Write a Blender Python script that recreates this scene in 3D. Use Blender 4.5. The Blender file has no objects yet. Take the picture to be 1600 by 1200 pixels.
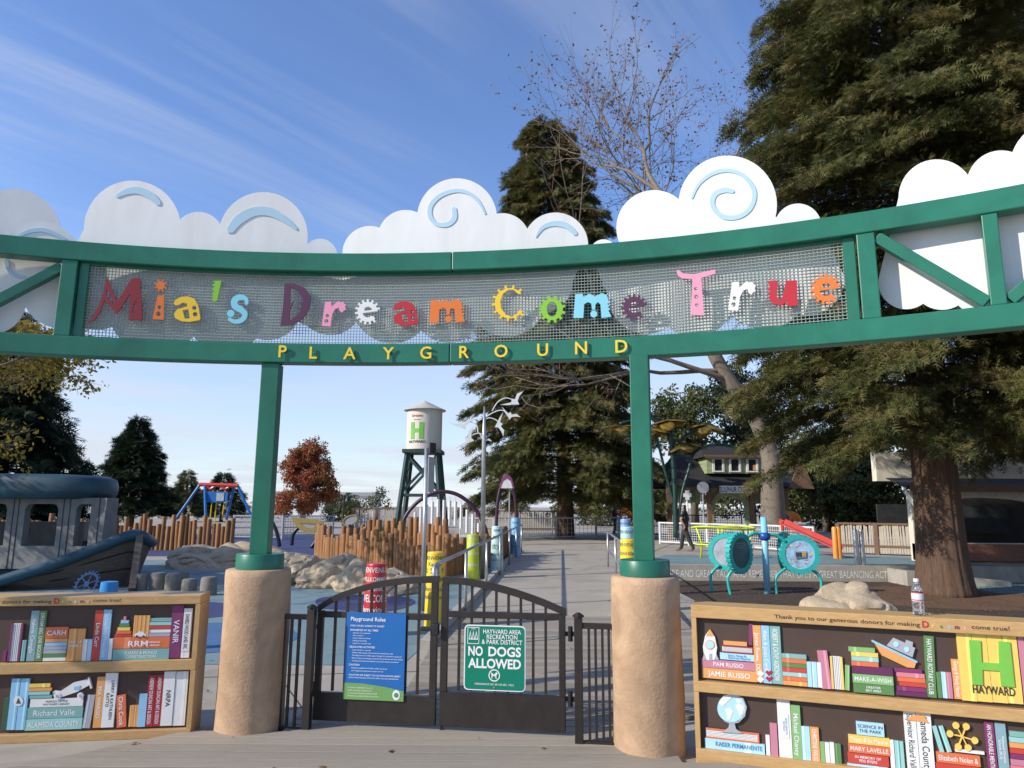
import bpy, bmesh, math, random
import numpy as np
from mathutils import Vector, Matrix
from mathutils.geometry import tessellate_polygon
rad = math.radians
random.seed(7)
scene = bpy.context.scene
# ------------------------------------------------------------------ camera
F = 1108.0; PITCH = rad(9.76); CAMH = 1.6; ROLL = rad(0.36)
_c, _s = math.cos(ROLL), math.sin(ROLL)
_up0 = Vector((0, -math.sin(PITCH), math.cos(PITCH))); _fw = Vector((0, math.cos(PITCH), math.sin(PITCH)))
_ri = Vector((_c, 0, 0)) + _s*_up0; _up = Vector((-_s, 0, 0)) + _c*_up0
cam_d = bpy.data.cameras.new('camera'); cam = bpy.data.objects.new('camera', cam_d)
scene.collection.objects.link(cam); scene.camera = cam
cam_d.sensor_width = 36.0; cam_d.lens = F/1600*36; cam_d.clip_end = 2000; cam_d.clip_start = .05
_m = Matrix((_ri, _up, -_fw)).transposed().to_4x4(); _m.translation = (0, 0, CAMH); cam.matrix_world = _m
# ------------------------------------------------------------------ sky and sun
SUN_EL = rad(29); SUN_AZ = rad(23)      # sun stands to the left, a little behind the camera
sun_dir = Vector((-math.cos(SUN_EL)*math.cos(SUN_AZ), -math.cos(SUN_EL)*math.sin(SUN_AZ), math.sin(SUN_EL)))
w = bpy.data.worlds.new('World'); scene.world = w; w.use_nodes = True
nt = w.node_tree; nd = nt.nodes; lk = nt.links
for n in list(nd): nd.remove(n)
out = nd.new('ShaderNodeOutputWorld'); bg = nd.new('ShaderNodeBackground'); lk.new(bg.outputs[0], out.inputs[0])
sky = nd.new('ShaderNodeTexSky'); sky.sky_type = 'NISHITA'; sky.sun_disc = False
sky.sun_elevation = SUN_EL; sky.sun_rotation = math.atan2(sun_dir.x, sun_dir.y)
sky.air_density = 1.0; sky.dust_density = .1; sky.ozone_density = 5.5; sky.altitude = 30
bg.inputs[1].default_value = .15
# thin cirrus: streaked noise on a flat layer high above
tc = nd.new('ShaderNodeTexCoord'); sep = nd.new('ShaderNodeSeparateXYZ'); lk.new(tc.outputs['Generated'], sep.inputs[0])
def wmath(op, a, b=None, clamp=False):
    n = nd.new('ShaderNodeMath'); n.operation = op; n.use_clamp = clamp
    for i, v in enumerate((a, b)):
        if v is None: continue
        if isinstance(v, (int, float)): n.inputs[i].default_value = v
        else: lk.new(v, n.inputs[i])
    return n.outputs[0]
zz = wmath('MAXIMUM', sep.outputs[2], 0.0); zz = wmath('ADD', zz, .09)
cx_ = wmath('DIVIDE', sep.outputs[0], zz); cy_ = wmath('DIVIDE', sep.outputs[1], zz)
cmb = nd.new('ShaderNodeCombineXYZ'); lk.new(cx_, cmb.inputs[0]); lk.new(cy_, cmb.inputs[1])
def streak(rot, sx, sy, scale, lo, hi, detail=8, dist=.4, off=(0, 0, 0)):
    m0 = nd.new('ShaderNodeMapping'); m0.inputs['Rotation'].default_value = (0, 0, rot); lk.new(cmb.outputs[0], m0.inputs[0])
    mp = nd.new('ShaderNodeMapping'); mp.inputs['Scale'].default_value = (sx, sy, 1); mp.inputs['Location'].default_value = off
    lk.new(m0.outputs[0], mp.inputs[0])
    nz = nd.new('ShaderNodeTexNoise'); nz.inputs['Scale'].default_value = scale; nz.inputs['Detail'].default_value = detail
    nz.inputs['Roughness'].default_value = .58; nz.inputs['Distortion'].default_value = dist; lk.new(mp.outputs[0], nz.inputs[0])
    mr = nd.new('ShaderNodeMapRange'); mr.interpolation_type = 'SMOOTHSTEP'; mr.inputs[1].default_value = lo; mr.inputs[2].default_value = hi
    lk.new(nz.outputs[0], mr.inputs[0]); return mr.outputs[0]
big = streak(rad(-52), .30, .8, 1.0, .42, .70, 3, .2, (3.55, 2.9, 0))
fine = streak(rad(-50), .22, 1.5, 2.4, .34, .80, 9, .5, (1.3, 4.2, 0))
low = streak(rad(-20), .5, 1.0, .8, .36, .66, 7, .4, (7.7, 2.2, 0))
c1 = wmath('MULTIPLY', big, fine); c1 = wmath('MULTIPLY', c1, .95)
lowmask = nd.new('ShaderNodeMapRange'); lowmask.interpolation_type = 'SMOOTHSTEP'; lowmask.inputs[1].default_value = .42; lowmask.inputs[2].default_value = .0
lk.new(sep.outputs[2], lowmask.inputs[0])
c2 = wmath('MULTIPLY_ADD', low, .42); nd[-1].inputs[2].default_value = .58
c2 = wmath('MULTIPLY', c2, lowmask.outputs[0])
cl = wmath('MAXIMUM', c1, c2, True)
hs = nd.new('ShaderNodeHueSaturation'); hs.inputs['Saturation'].default_value = 1.0; hs.inputs['Hue'].default_value = .507; lk.new(sky.outputs[0], hs.inputs['Color'])
mixc = nd.new('ShaderNodeMix'); mixc.data_type = 'RGBA'; lk.new(cl, mixc.inputs[0]); lk.new(hs.outputs[0], mixc.inputs[6])
mixc.inputs[7].default_value = (3.15, 3.35, 3.8, 1)
lk.new(mixc.outputs[2], bg.inputs[0])
sl = bpy.data.lights.new('sun', 'SUN'); sl.energy = 3.4; sl.angle = rad(.53); sl.color = (1, .93, .82)
so = bpy.data.objects.new('sun', sl); scene.collection.objects.link(so)
so.rotation_euler = (-sun_dir).to_track_quat('-Z', 'Y').to_euler(); so.location = (-20, -6, 15)
vs = scene.view_settings; vs.view_transform = 'Standard'; vs.look = 'None'; vs.exposure = 0.62; vs.gamma = 1.0; vs.use_curve_mapping = False

# ------------------------------------------------------------------ helpers
def ray(x, y):
    u = (x-800)/F; v = (600-y)/F
    return _ri*u + _up*v + _fw
def G(x, y, z=0.0):                       # photo pixel -> point on the level z
    d = ray(x, y); t = (z-CAMH)/d.z; return Vector((d.x*t, d.y*t, z))
def D(x, y, Y):                           # photo pixel -> point at depth Y
    d = ray(x, y); t = Y/d.y; return Vector((d.x*t, Y, CAMH+d.z*t))
def Zat(y, Y, x=800): return D(x, y, Y).z
def Xat(x, Y, y=790): return D(x, y, Y).x
COL = scene.collection
class MB:
    def __init__(s): s.v = []; s.f = []
    def add(s, vs, fs):
        o = len(s.v); s.v += [tuple(p) for p in vs]; s.f += [tuple(i+o for i in f) for f in fs]
    def box(s, c, d, rz=0.0, M=None):
        hx, hy, hz = d[0]/2, d[1]/2, d[2]/2; R = Matrix.Rotation(rz, 3, 'Z') if M is None else M; c = Vector(c)
        s.add([c + R @ Vector((a*hx, b*hy, e*hz)) for a in (-1, 1) for b in (-1, 1) for e in (-1, 1)],
              [(0, 1, 3, 2), (4, 6, 7, 5), (0, 4, 5, 1), (2, 3, 7, 6), (0, 2, 6, 4), (1, 5, 7, 3)])
    def bar(s, p, q, wd, ht, up=(0, 0, 1)):      # rectangular bar from p to q
        p, q = Vector(p), Vector(q); d = q-p; L = d.length; d.normalize(); up = Vector(up)
        sd = d.cross(up)
        if sd.length < 1e-4: sd = d.cross(Vector((0, 1, 0)))
        sd.normalize(); u2 = sd.cross(d)
        M = Matrix((d, sd, u2)).transposed(); s.box((p+q)/2, (L, wd, ht), M=M)
    def tube(s, pts, r, n=8, cap=True):
        pts = [Vector(p) for p in pts]; k = len(pts); rs = r if isinstance(r, (list, tuple)) else [r]*k
        o = len(s.v); ref = None
        for i, p in enumerate(pts):
            d = (pts[min(i+1, k-1)]-pts[max(i-1, 0)]).normalized()
            if ref is None:
                ref = d.cross(Vector((0, 0, 1)))
                if ref.length < .05: ref = d.cross(Vector((0, 1, 0)))
            ref = (ref - d*ref.dot(d)).normalized(); b = d.cross(ref)
            for j in range(n):
                a = 2*math.pi*j/n; s.v.append(tuple(p+(ref*math.cos(a)+b*math.sin(a))*rs[i]))
        for i in range(k-1):
            for j in range(n):
                j2 = (j+1) % n; s.f.append((o+i*n+j, o+i*n+j2, o+(i+1)*n+j2, o+(i+1)*n+j))
        if cap:
            s.f.append(tuple(o+j for j in reversed(range(n)))); s.f.append(tuple(o+(k-1)*n+j for j in range(n)))
    def lathe(s, prof, c=(0, 0, 0), n=24, sx=1, sy=1):
        o = len(s.v); k = len(prof)
        for r, z in prof:
            for j in range(n):
                a = 2*math.pi*j/n; s.v.append((c[0]+r*sx*math.cos(a), c[1]+r*sy*math.sin(a), c[2]+z))
        for i in range(k-1):
            for j in range(n):
                j2 = (j+1) % n; s.f.append((o+i*n+j, o+i*n+j2, o+(i+1)*n+j2, o+(i+1)*n+j))
        s.f.append(tuple(o+j for j in reversed(range(n)))); s.f.append(tuple(o+(k-1)*n+j for j in range(n)))
    def prism(s, loops, t0, t1, M=None):          # loops in (a,b); first is outline, others holes; thickness along c
        M = M or Matrix.Identity(4)
        def area(l): return sum(l[i][0]*l[(i+1) % len(l)][1]-l[(i+1) % len(l)][0]*l[i][1] for i in range(len(l)))
        L = []
        for i, l in enumerate(loops):
            l = [tuple(p) for p in l]
            if (area(l) > 0) != (i == 0): l = l[::-1]
            L.append(l)
        tr = tessellate_polygon([[Vector((a, b, 0)) for a, b in l] for l in L])
        flat = [p for l in L for p in l]; n = len(flat); o = len(s.v)
        for t in (t0, t1):
            for a, b in flat: s.v.append(tuple(M @ Vector((a, b, t))))
        for t in tr:
            a, b, c = t
            ar = (flat[b][0]-flat[a][0])*(flat[c][1]-flat[a][1])-(flat[c][0]-flat[a][0])*(flat[b][1]-flat[a][1])
            if abs(ar) < 1e-12: continue
            if ar < 0: b, c = c, b
            s.f.append((o+n+a, o+n+b, o+n+c)); s.f.append((o+a, o+c, o+b))
        k = 0
        for l in L:
            m = len(l)
            for i in range(m):
                i2 = (i+1) % m; s.f.append((o+k+i, o+k+i2, o+n+k+i2, o+n+k+i))
            k += m
    def build(s, name, m, parent=None, smooth=False, off=None, bevel=0):
        me = bpy.data.meshes.new(name); v = s.v
        if off is not None: v = [(a-off[0], b-off[1], c-off[2]) for a, b, c in v]
        me.from_pydata(v, [], s.f); me.materials.append(m)
        if smooth:
            me.polygons.foreach_set('use_smooth', [True]*len(me.polygons))
            if smooth != 'all': me.set_sharp_from_angle(angle=rad(40))
        o = bpy.data.objects.new(name, me); COL.objects.link(o)
        if parent is not None: o.parent = parent
        if bevel:
            b = o.modifiers.new('bevel', 'BEVEL'); b.width = bevel; b.segments = 2; b.limit_method = 'ANGLE'; b.angle_limit = rad(50)
        return o
def tag(o, label=None, cat=None, group=None, kind=None):
    for k, v in (('label', label), ('category', cat), ('group', group), ('kind', kind)):
        if v: o[k] = v
    return o
def thing(name, loc, label, cat, group=None, rz=0.0):
    o = bpy.data.objects.new(name, None); COL.objects.link(o); o.location = loc; o.rotation_euler = (0, 0, rz); o.empty_display_size = .1
    return tag(o, label, cat, group)
def copy_tree(o, parent=None):
    c = o.copy(); COL.objects.link(c); c.parent = parent
    for ch in list(o.children): copy_tree(ch, c)
    return c
def circ(cx, cy, r, n=20, a0=0, a1=360, ry=None):
    ry = ry or r; full = abs(a1-a0) >= 360
    return [(cx+r*math.cos(rad(a0+(a1-a0)*i/(n if full else n-1))), cy+ry*math.sin(rad(a0+(a1-a0)*i/(n if full else n-1)))) for i in range(n)]
def ribbon(path, wd):                           # 2D stroke outline of varying width, round-ish ends
    n = len(path); ws = wd if isinstance(wd, (list, tuple)) else [wd]*n; l, r = [], []
    for i, (x, y) in enumerate(path):
        a = path[max(i-1, 0)]; b = path[min(i+1, n-1)]; dx, dy = b[0]-a[0], b[1]-a[1]; L = math.hypot(dx, dy) or 1
        nx, ny = -dy/L*ws[i]/2, dx/L*ws[i]/2; l.append((x+nx, y+ny)); r.append((x-nx, y-ny))
    def capend(p, q, w_):
        d = Vector((p[0]-q[0], p[1]-q[1])).normalized()*w_*.42; return (p[0]+d.x, p[1]+d.y)
    return l + [capend(path[-1], path[-2], ws[-1])] + r[::-1] + [capend(path[0], path[1], ws[0])]
def smoothpath(p, k=6):                         # Catmull-Rom
    o = []
    for i in range(len(p)-1):
        a = p[max(i-1, 0)]; b = p[i]; c = p[i+1]; d = p[min(i+2, len(p)-1)]
        for j in range(k):
            t = j/k; o.append(tuple(.5*((2*b[m])+(-a[m]+c[m])*t+(2*a[m]-5*b[m]+4*c[m]-d[m])*t*t+(-a[m]+3*b[m]-3*c[m]+d[m])*t**3) for m in range(len(b))))
    o.append(tuple(p[-1])); return o
_tc = {}
def text_geo(s, bold=0.0):                      # text of size 1 -> (verts, faces, width), flat
    key = (s, bold)
    if key in _tc: return _tc[key]
    cu = bpy.data.curves.new('lettering', 'FONT'); cu.body = s; cu.size = 1.0; cu.resolution_u = 3; cu.offset = bold; cu.fill_mode = 'FRONT'
    ob = bpy.data.objects.new('lettering', cu); me = bpy.data.meshes.new_from_object(ob)
    vs = [tuple(v.co) for v in me.vertices]; fs = [tuple(p.vertices) for p in me.polygons]
    bpy.data.objects.remove(ob); bpy.data.curves.remove(cu); bpy.data.meshes.remove(me)
    x0 = min([v[0] for v in vs] or [0]); x1 = max([v[0] for v in vs] or [1])
    vs = [(v[0]-x0, v[1], 0) for v in vs]
    _tc[key] = (vs, fs, x1-x0); return _tc[key]
def add_text(mb, s, M, w_=None, h=None, cx=0, cy=0, bold=0.0, align='c', maxw=None):
    """flat text on plane M (a right, b up), cap height h (or fitted to width w_), centred at (cx,cy)"""
    vs, fs, W = text_geo(s, bold)
    if not vs: return
    sy = (h/.7) if h else None; sx = (w_/W) if w_ else sy
    if sy is None: sy = sx
    if maxw and W*sx > maxw: sx = maxw/W
    x0 = cx-W*sx/2 if align == 'c' else cx
    mb.add([M @ Vector((x0+v[0]*sx, cy-.35*sy+v[1]*sy, 0)) for v in vs], fs)
def frame(o, a, b):                             # 4x4 with a right, b up, c outward at o
    a = Vector(a).normalized(); b = Vector(b).normalized(); c = a.cross(b)
    M = Matrix((a, b, c)).transposed().to_4x4(); M.translation = Vector(o); return M
def px_plane(pts, M):                           # photo pixels -> (a,b) on the plane of frame M
    o = M.translation; n = M.col[2].to_3d(); Mi = M.inverted(); r = []
    for x, y in pts:
        d = ray(x, y); t = (o-Vector((0, 0, CAMH))).dot(n)/d.dot(n); p = Mi @ (Vector((0, 0, CAMH))+d*t); r.append((p.x, p.y))
    return r
# ------------------------------------------------------------------ materials
def newmat(name):
    m = bpy.data.materials.new(name); m.use_nodes = True; n = m.node_tree.nodes; b = n['Principled BSDF']; return m, n, m.node_tree.links, b
def noise(n, l, scale, detail=5, rough=.55, vec=None, dist=0):
    t = n.new('ShaderNodeTexNoise'); t.inputs['Scale'].default_value = scale; t.inputs['Detail'].default_value = detail
    t.inputs['Roughness'].default_value = rough; t.inputs['Distortion'].default_value = dist
    if vec is not None: l.new(vec, t.inputs[0])
    return t.outputs[0]
def ramp(n, l, fac, stops):
    r = n.new('ShaderNodeValToRGB'); e = r.color_ramp.elements
    while len(e) < len(stops): e.new(.5)
    for i, (p, c) in enumerate(stops): e[i].position = p; e[i].color = (*c, 1)
    l.new(fac, r.inputs[0]); return r.outputs[0]
def coords(n, l, scale=(1, 1, 1), rot=(0, 0, 0)):
    t = n.new('ShaderNodeTexCoord'); mp = n.new('ShaderNodeMapping'); mp.inputs['Scale'].default_value = scale; mp.inputs['Rotation'].default_value = rot
    l.new(t.outputs['Object'], mp.inputs[0]); return mp.outputs[0]
def bump(n, l, b, h, strength, dist=.01):
    bp = n.new('ShaderNodeBump'); bp.inputs['Strength'].default_value = strength; bp.inputs['Distance'].default_value = dist
    l.new(h, bp.inputs['Height']); l.new(bp.outputs[0], b.inputs['Normal'])
_mats = {}
def mat(name, col, rough=.55, metal=0.0, var=.12, scale=5.0, bmp=0.0, bscale=60.0, stretch=(1, 1, 1), spec=.5, dirt=0.0):
    if name in _mats: return _mats[name]
    m, n, l, b = newmat(name); v = coords(n, l, stretch)
    f = noise(n, l, scale, 6, .6, v); lo = tuple(max(c*(1-var), 0) for c in col); hi = tuple(min(c*(1+var), 1) for c in col)
    c = ramp(n, l, f, [(.3, lo), (.7, hi)])
    if dirt:
        g = noise(n, l, scale*.6, 9, .7, v, 1.2); mx = n.new('ShaderNodeMix'); mx.data_type = 'RGBA'; mx.blend_type = 'MULTIPLY'; mx.inputs[0].default_value = 1
        l.new(c, mx.inputs[6]); l.new(ramp(n, l, g, [(.35, (1-dirt, 1-dirt*1.05, 1-dirt*1.15)), (.55, (1, 1, 1))]), mx.inputs[7]); c = mx.outputs[2]
    l.new(c, b.inputs['Base Color']); b.inputs['Roughness'].default_value = rough; b.inputs['Metallic'].default_value = metal
    b.inputs['Specular IOR Level'].default_value = spec
    if bmp: bump(n, l, b, noise(n, l, bscale, 6, .6, v), bmp, .01)
    _mats[name] = m; return m
def wood(name, c0, c1, stretch, scale=6, rough=.6, bmp=.15, rnd=0.0):
    if name in _mats: return _mats[name]
    m, n, l, b = newmat(name); v = coords(n, l, stretch)
    f = noise(n, l, scale, 8, .65, v, 1.5)
    l.new(ramp(n, l, f, [(.25, c0), (.5, tuple((a+d)/2 for a, d in zip(c0, c1))), (.75, c1)]), b.inputs['Base Color'])
    if rnd:
        oi = n.new('ShaderNodeObjectInfo'); h = n.new('ShaderNodeHueSaturation'); mr = n.new('ShaderNodeMapRange'); mr.inputs[3].default_value = 1-rnd; mr.inputs[4].default_value = 1+rnd*.7; l.new(oi.outputs['Random'], mr.inputs[0]); l.new(mr.outputs[0], h.inputs['Value'])
        src = b.inputs['Base Color'].links[0].from_socket; l.new(src, h.inputs['Color']); l.new(h.outputs[0], b.inputs['Base Color'])
    b.inputs['Roughness'].default_value = rough; bump(n, l, b, f, bmp, .01); _mats[name] = m; return m
def leafmat(name, cols, scale=.8, trans=.25, rough=.6):
    if name in _mats: return _mats[name]
    m, n, l, b = newmat(name); t = n.new('ShaderNodeTexCoord')
    f = noise(n, l, scale, 3, .6, t.outputs['Object']); g = noise(n, l, scale*9, 2, .5, t.outputs['Object'])
    mm = n.new('ShaderNodeMath'); mm.operation = 'MULTIPLY_ADD'; l.new(g, mm.inputs[0]); mm.inputs[1].default_value = .55; 
    m2 = n.new('ShaderNodeMath'); m2.operation = 'MULTIPLY'; l.new(f, m2.inputs[0]); m2.inputs[1].default_value = .55; l.new(m2.outputs[0], mm.inputs[2])
    k = len(cols); c = ramp(n, l, mm.outputs[0], [(.34+.34*i/max(k-1, 1), q) for i, q in enumerate(cols)])
    l.new(c, b.inputs['Base Color']); b.inputs['Roughness'].default_value = rough; b.inputs['Specular IOR Level'].default_value = .25
    tr = n.new('ShaderNodeBsdfTranslucent'); l.new(c, tr.inputs[0]); ms = n.new('ShaderNodeMixShader'); ms.inputs[0].default_value = trans
    l.new(b.outputs[0], ms.inputs[1]); l.new(tr.outputs[0], ms.inputs[2]); l.new(ms.outputs[0], n['Material Output'].inputs[0]); _mats[name] = m; return m
GREEN = mat('green painted steel', (.012, .15, .09), .38, var=.16, scale=2.2, bmp=.05, bscale=25, dirt=.2)
CLOUDW = mat('white painted panel', (.75, .75, .73), .5, var=.03, scale=2.5, dirt=.07, stretch=(2.5, .5, 1))
PALEBLUE = mat('pale blue panel', (.42, .60, .70), .45, var=.04)
YELLOW = mat('yellow letter', (.82, .58, .03), .4, var=.04)
BROWN = mat('dark bronze steel', (.026, .019, .016), .45, var=.25, scale=8, bmp=.05, dirt=.25)
STEEL = mat('galvanised steel', (.45, .46, .46), .38, .75, var=.12, scale=8)
WHITEP = mat('white paint', (.72, .72, .70), .45, var=.05, dirt=.1)
GREYP = mat('grey paint', (.34, .35, .36), .45, var=.08)
BLACK = mat('black', (.012, .012, .013), .5)
# ------------------------------------------------------------------ ground
def sheet(name, loops, z, m, kind='structure', thick=0.0):
    mb = MB()
    if thick: mb.prism(loops, z-thick, z)
    else:
        tr = tessellate_polygon([[Vector((a, b, 0)) for a, b in l] for l in loops]); fl = [p for l in loops for p in l]
        fs = []
        for a, b, c in tr:
            ar = (fl[b][0]-fl[a][0])*(fl[c][1]-fl[a][1])-(fl[c][0]-fl[a][0])*(fl[b][1]-fl[a][1])
            fs.append((a, b, c) if ar > 0 else (a, c, b))
        mb.add([(a, b, z) for a, b in fl], fs)
    o = mb.build(name, m); tag(o, kind=kind); return o
def ground_mat(name, c0, c1, scale=1.5, speck=90, rough=.85, bmp=.2, crack=0.0, c2=None):
    m, n, l, b = newmat(name); v = coords(n, l)
    f = noise(n, l, scale, 8, .65, v); g = noise(n, l, speck, 3, .6, v)
    mm = n.new('ShaderNodeMath'); mm.operation = 'MULTIPLY_ADD'; l.new(g, mm.inputs[0]); mm.inputs[1].default_value = .5
    m2 = n.new('ShaderNodeMath'); m2.operation = 'MULTIPLY'; l.new(f, m2.inputs[0]); m2.inputs[1].default_value = .5; l.new(m2.outputs[0], mm.inputs[2])
    cr = ramp(n, l, mm.outputs[0], [(.32, c0), (.68, c1)]); st = noise(n, l, .55, 9, .72, v, 1.5); mx = n.new('ShaderNodeMix'); mx.data_type = 'RGBA'; mx.blend_type = 'MULTIPLY'; mx.inputs[0].default_value = 1
    l.new(cr, mx.inputs[6]); l.new(ramp(n, l, st, [(.36, (.74, .73, .71)), (.50, (1, 1, 1))]), mx.inputs[7]); l.new(mx.outputs[2], b.inputs['Base Color']); b.inputs['Roughness'].default_value = rough
    bump(n, l, b, g, bmp, .01); return m
CONC = ground_mat('concrete paving', (.28, .245, .20), (.44, .39, .325))
CONC2 = ground_mat('pale concrete', (.32, .295, .25), (.46, .425, .365), 2.5)
TEALR = ground_mat('teal rubber surface', (.13, .205, .22), (.20, .285, .30), .8, 200)
NAVYR = ground_mat('navy rubber surface', (.025, .035, .11), (.05, .065, .17), .8, 200)
BLUER = ground_mat('blue rubber surface', (.04, .11, .24), (.07, .17, .33), .8, 200)
MULCH = ground_mat('bark mulch', (.018, .013, .010), (.10, .062, .038), 5, 55, .95, 1.0)
PIT = [(3.2, 11.0), (40, 11.0), (40, 20.0), (3.2, 20.0)]
sheet('ground', [[(-600, -60), (600, -60), (600, 900), (-600, 900)], PIT], 0.0, CONC)
sheet('mulch_bed', [[(3.1, 10.9), (40.1, 10.9), (40.1, 20.1), (3.1, 20.1)]], -.38, MULCH)
mulch_litter = MB()
for i in range(2600):
    x = random.uniform(3.4, 16); y = random.uniform(11.2, 19.6); a = random.random()*6.3; L = random.uniform(.015, .05)
    mulch_litter.box((x, y, -.375+random.random()*.012), (L, L*.3, .008), a)
tag(mulch_litter.build('bark_chips', wood('bark chip', (.05, .03, .018), (.19, .11, .06), (4, 4, 4), 3)), 'loose brown bark chips scattered over the mulch bed', 'bark chips', kind='stuff')
q = smoothpath([(7.6, 15.4), (9.5, 14.6), (12.5, 14.8), (14.5, 16.2), (12.4, 17.9), (10.0, 18.9), (8.0, 18.2), (7.2, 16.8), (7.6, 15.4)], 6)[:-1]
sheet('needle_litter', [q], -.377, ground_mat('redwood needle litter', (.075, .038, .018), (.20, .105, .05), 4, 60, .95, .8))
sheet('side_pavement', [[(11.6, 17.4), (40, 16.2), (40, 20.02), (11.6, 20.02)]], -.374, TEALR)
sheet('pavement_disc', [circ(15.3, 18.7, 1.5, 28, ry=.85)], -.370, BLUER)
rw_ = MB(); rw_.box((21.6, 20.12, -.18), (36.8, .24, .44)); rw_.box((3.08, 15.5, -.205), (.2, 9.2, .4)); rw_.box((21.5, 10.9, -.205), (37, .2, .4))
rwo = rw_.build('retaining_wall', CONC2); tag(rwo, kind='structure')
wedge = MB(); wedge.add([(10.3, 19.0, -.38), (13.0, 19.0, -.38), (13.0, 19.98, -.38), (10.3, 19.98, -.38), (10.3, 19.0, .0), (13.0, 19.0, -.26), (13.0, 19.98, -.26), (10.3, 19.98, .0)],
    [(0, 1, 5, 4), (1, 2, 6, 5), (2, 3, 7, 6), (3, 0, 4, 7), (4, 5, 6, 7)])
tag(wedge.build('ramp_wall', CONC2), kind='structure')
lt = MB()                                           # quotation lettering on the far pit wall
add_text(lt, 'WITH CARE AND GREAT TACT AND REMEMBER THAT LIFE\'S A GREAT BALANCING ACT', frame((7.0, 19.994, -.19), (1, 0, 0), (0, 0, 1)), w_=6.6, h=.19, bold=.006)
lt.build('lettering', mat('white letter paint', (.75, .75, .72), .6, var=.1), rwo)
# rubber play surfaces
sheet('teal_surface', [[(-16, 7.55), (-1.1, 7.55), (-1.0, 8.6), (-.5, 15.5), (-2.2, 16.8), (-5.5, 21), (-16, 21)]], .004, TEALR)
sheet('navy_surface', [[(-30, 22.5), (-5, 22.5), (-3.5, 36), (-30, 36)]], .004, NAVYR)
for nm, pts, m in (('blue_patch', [(-5.2, 8.2), (-4.1, 7.9), (-2.9, 8.3), (-2.6, 9.1), (-3.4, 10.1), (-4.9, 9.7)], BLUER), ('navy_patch', [(-3.0, 11.5), (-1.9, 11.2), (-1.6, 12.4), (-2.3, 13.3), (-3.3, 12.8)], NAVYR),
                   ('navy_patch', [(-6.5, 10.1), (-4.6, 10.3), (-3.9, 11.3), (-5.2, 12.2), (-7.0, 11.4)], NAVYR)):
    q = smoothpath(pts+[pts[0]], 5)[:-1]; sheet(nm, [q], .008, m)
sheet('teal_surface', [[(3.3, 20.3), (14.0, 20.3), (13, 24.6), (5.2, 24.6)]], .004, TEALR)
# boardwalk: planks across the path
def pathL(Y): return -.9+.07*(Y-8.5) if Y > 8.5 else (-.9 if Y > 5.6 else -2.35+(Y-5.3)*1.05)
def pathR(Y): return 3.0 if Y < 20.2 else 3.0+(Y-20.2)*.35
DECK = wood('composite decking', (.225, .195, .152), (.35, .305, .245), (1.2, 26, 8), 3, .75, .1, rnd=.22)
deck = sheet('boardwalk', [[(-.9, 8.6)]+[(pathL(y), y) for y in (9, 12, 16, 20, 24, 30, 36)]+[(pathR(y), y) for y in (36, 30, 24, 20.3, 20, 12, 8.9)]], .012, None or ground_mat('far decking', (.30, .265, .21), (.42, .375, .305), 1.2, 120))
y = 2.2; plank0 = {}
while y < 10.6:
    yc = y+.07
    if yc < 5.3: x0, x1 = -2.33+(yc-5.25)*1.05, 1.08 if yc > 4.75 else 6.0
    elif yc < 5.75: x0, x1 = -1.6, .9
    else: x0, x1 = -.9, 3.0
    k0 = (1.05*.067 if yc < 5.3 else 0); xm = (x0+x1)/2; mb = MB()
    mb.prism([[(x0-xm-k0, -.065), (x1-xm, -.065), (x1-xm, .065), (x0-xm+k0, .065)]], -.015, .015)
    p = mb.build('plank', DECK, deck, bevel=.004); p.location = (xm, yc, .004+.0145+random.uniform(-.0015, .0015))
    y += .142
# kerb beside the path and the painted strip at the start of the walk
kb = MB(); kb.bar((-.96, 8.3, .05), (pathL(26)-.06, 26, .05), .12, .12); tag(kb.build('kerb', CONC2), kind='structure')
m, n, l, b = newmat('painted mosaic'); v = coords(n, l); vo = n.new('ShaderNodeTexVoronoi'); vo.inputs['Scale'].default_value = 5; l.new(v, vo.inputs[0])
sx_ = n.new('ShaderNodeSeparateColor'); l.new(vo.outputs['Color'], sx_.inputs[0])
l.new(ramp(n, l, sx_.outputs[0], [(.0, (.05, .25, .45)), (.3, (.45, .10, .04)), (.5, (.6, .45, .05)), (.7, (.12, .35, .10)), (1, (.45, .5, .5))]), b.inputs['Base Color']); b.inputs['Roughness'].default_value = .7
sheet('painted_strip', [[(-.75, 10.45), (3.0, 9.85), (3.0, 10.2), (-.72, 10.8)]], .024, m)
# ------------------------------------------------------------------ entrance arch
AX, AY, AR = -1.3705, -3.0795, 8.4506
def arc(X, off=0.0, z=0.0):
    t = math.asin((X-AX)/AR); return Vector((AX+(AR+off)*math.sin(t), AY+(AR+off)*math.cos(t), z))
def arc_t(X): t = math.asin((X-AX)/AR); return Vector((math.cos(t), -math.sin(t), 0))
def arcpx(x, y):
    d = ray(x, y); a = d.x**2+d.y**2; bb = -2*(d.x*AX+d.y*AY); c = AX*AX+AY*AY-AR*AR
    t = (-bb+math.sqrt(bb*bb-4*a*c))/(2*a); return Vector((d.x*t, d.y*t, CAMH+d.z*t))
def tang(X, off): return frame(arc(X, off, 2.68), arc_t(X), (0, 0, 1))      # plane facing the camera
def sweep(mb, X0, X1, o0, o1, z0, z1, n=40):
    o = len(mb.v)
    for i in range(n+1):
        X = X0+(X1-X0)*i/n
        for of, z in ((o0, z0), (o1, z0), (o1, z1), (o0, z1)): mb.v.append(tuple(arc(X, of, z)))
    for i in range(n):
        for j in range(4):
            j2 = (j+1) % 4; mb.f.append((o+i*4+j, o+(i+1)*4+j, o+(i+1)*4+j2, o+i*4+j2))
    mb.f.append((o, o+1, o+2, o+3)); mb.f.append((o+n*4+3, o+n*4+2, o+n*4+1, o+n*4))
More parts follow.
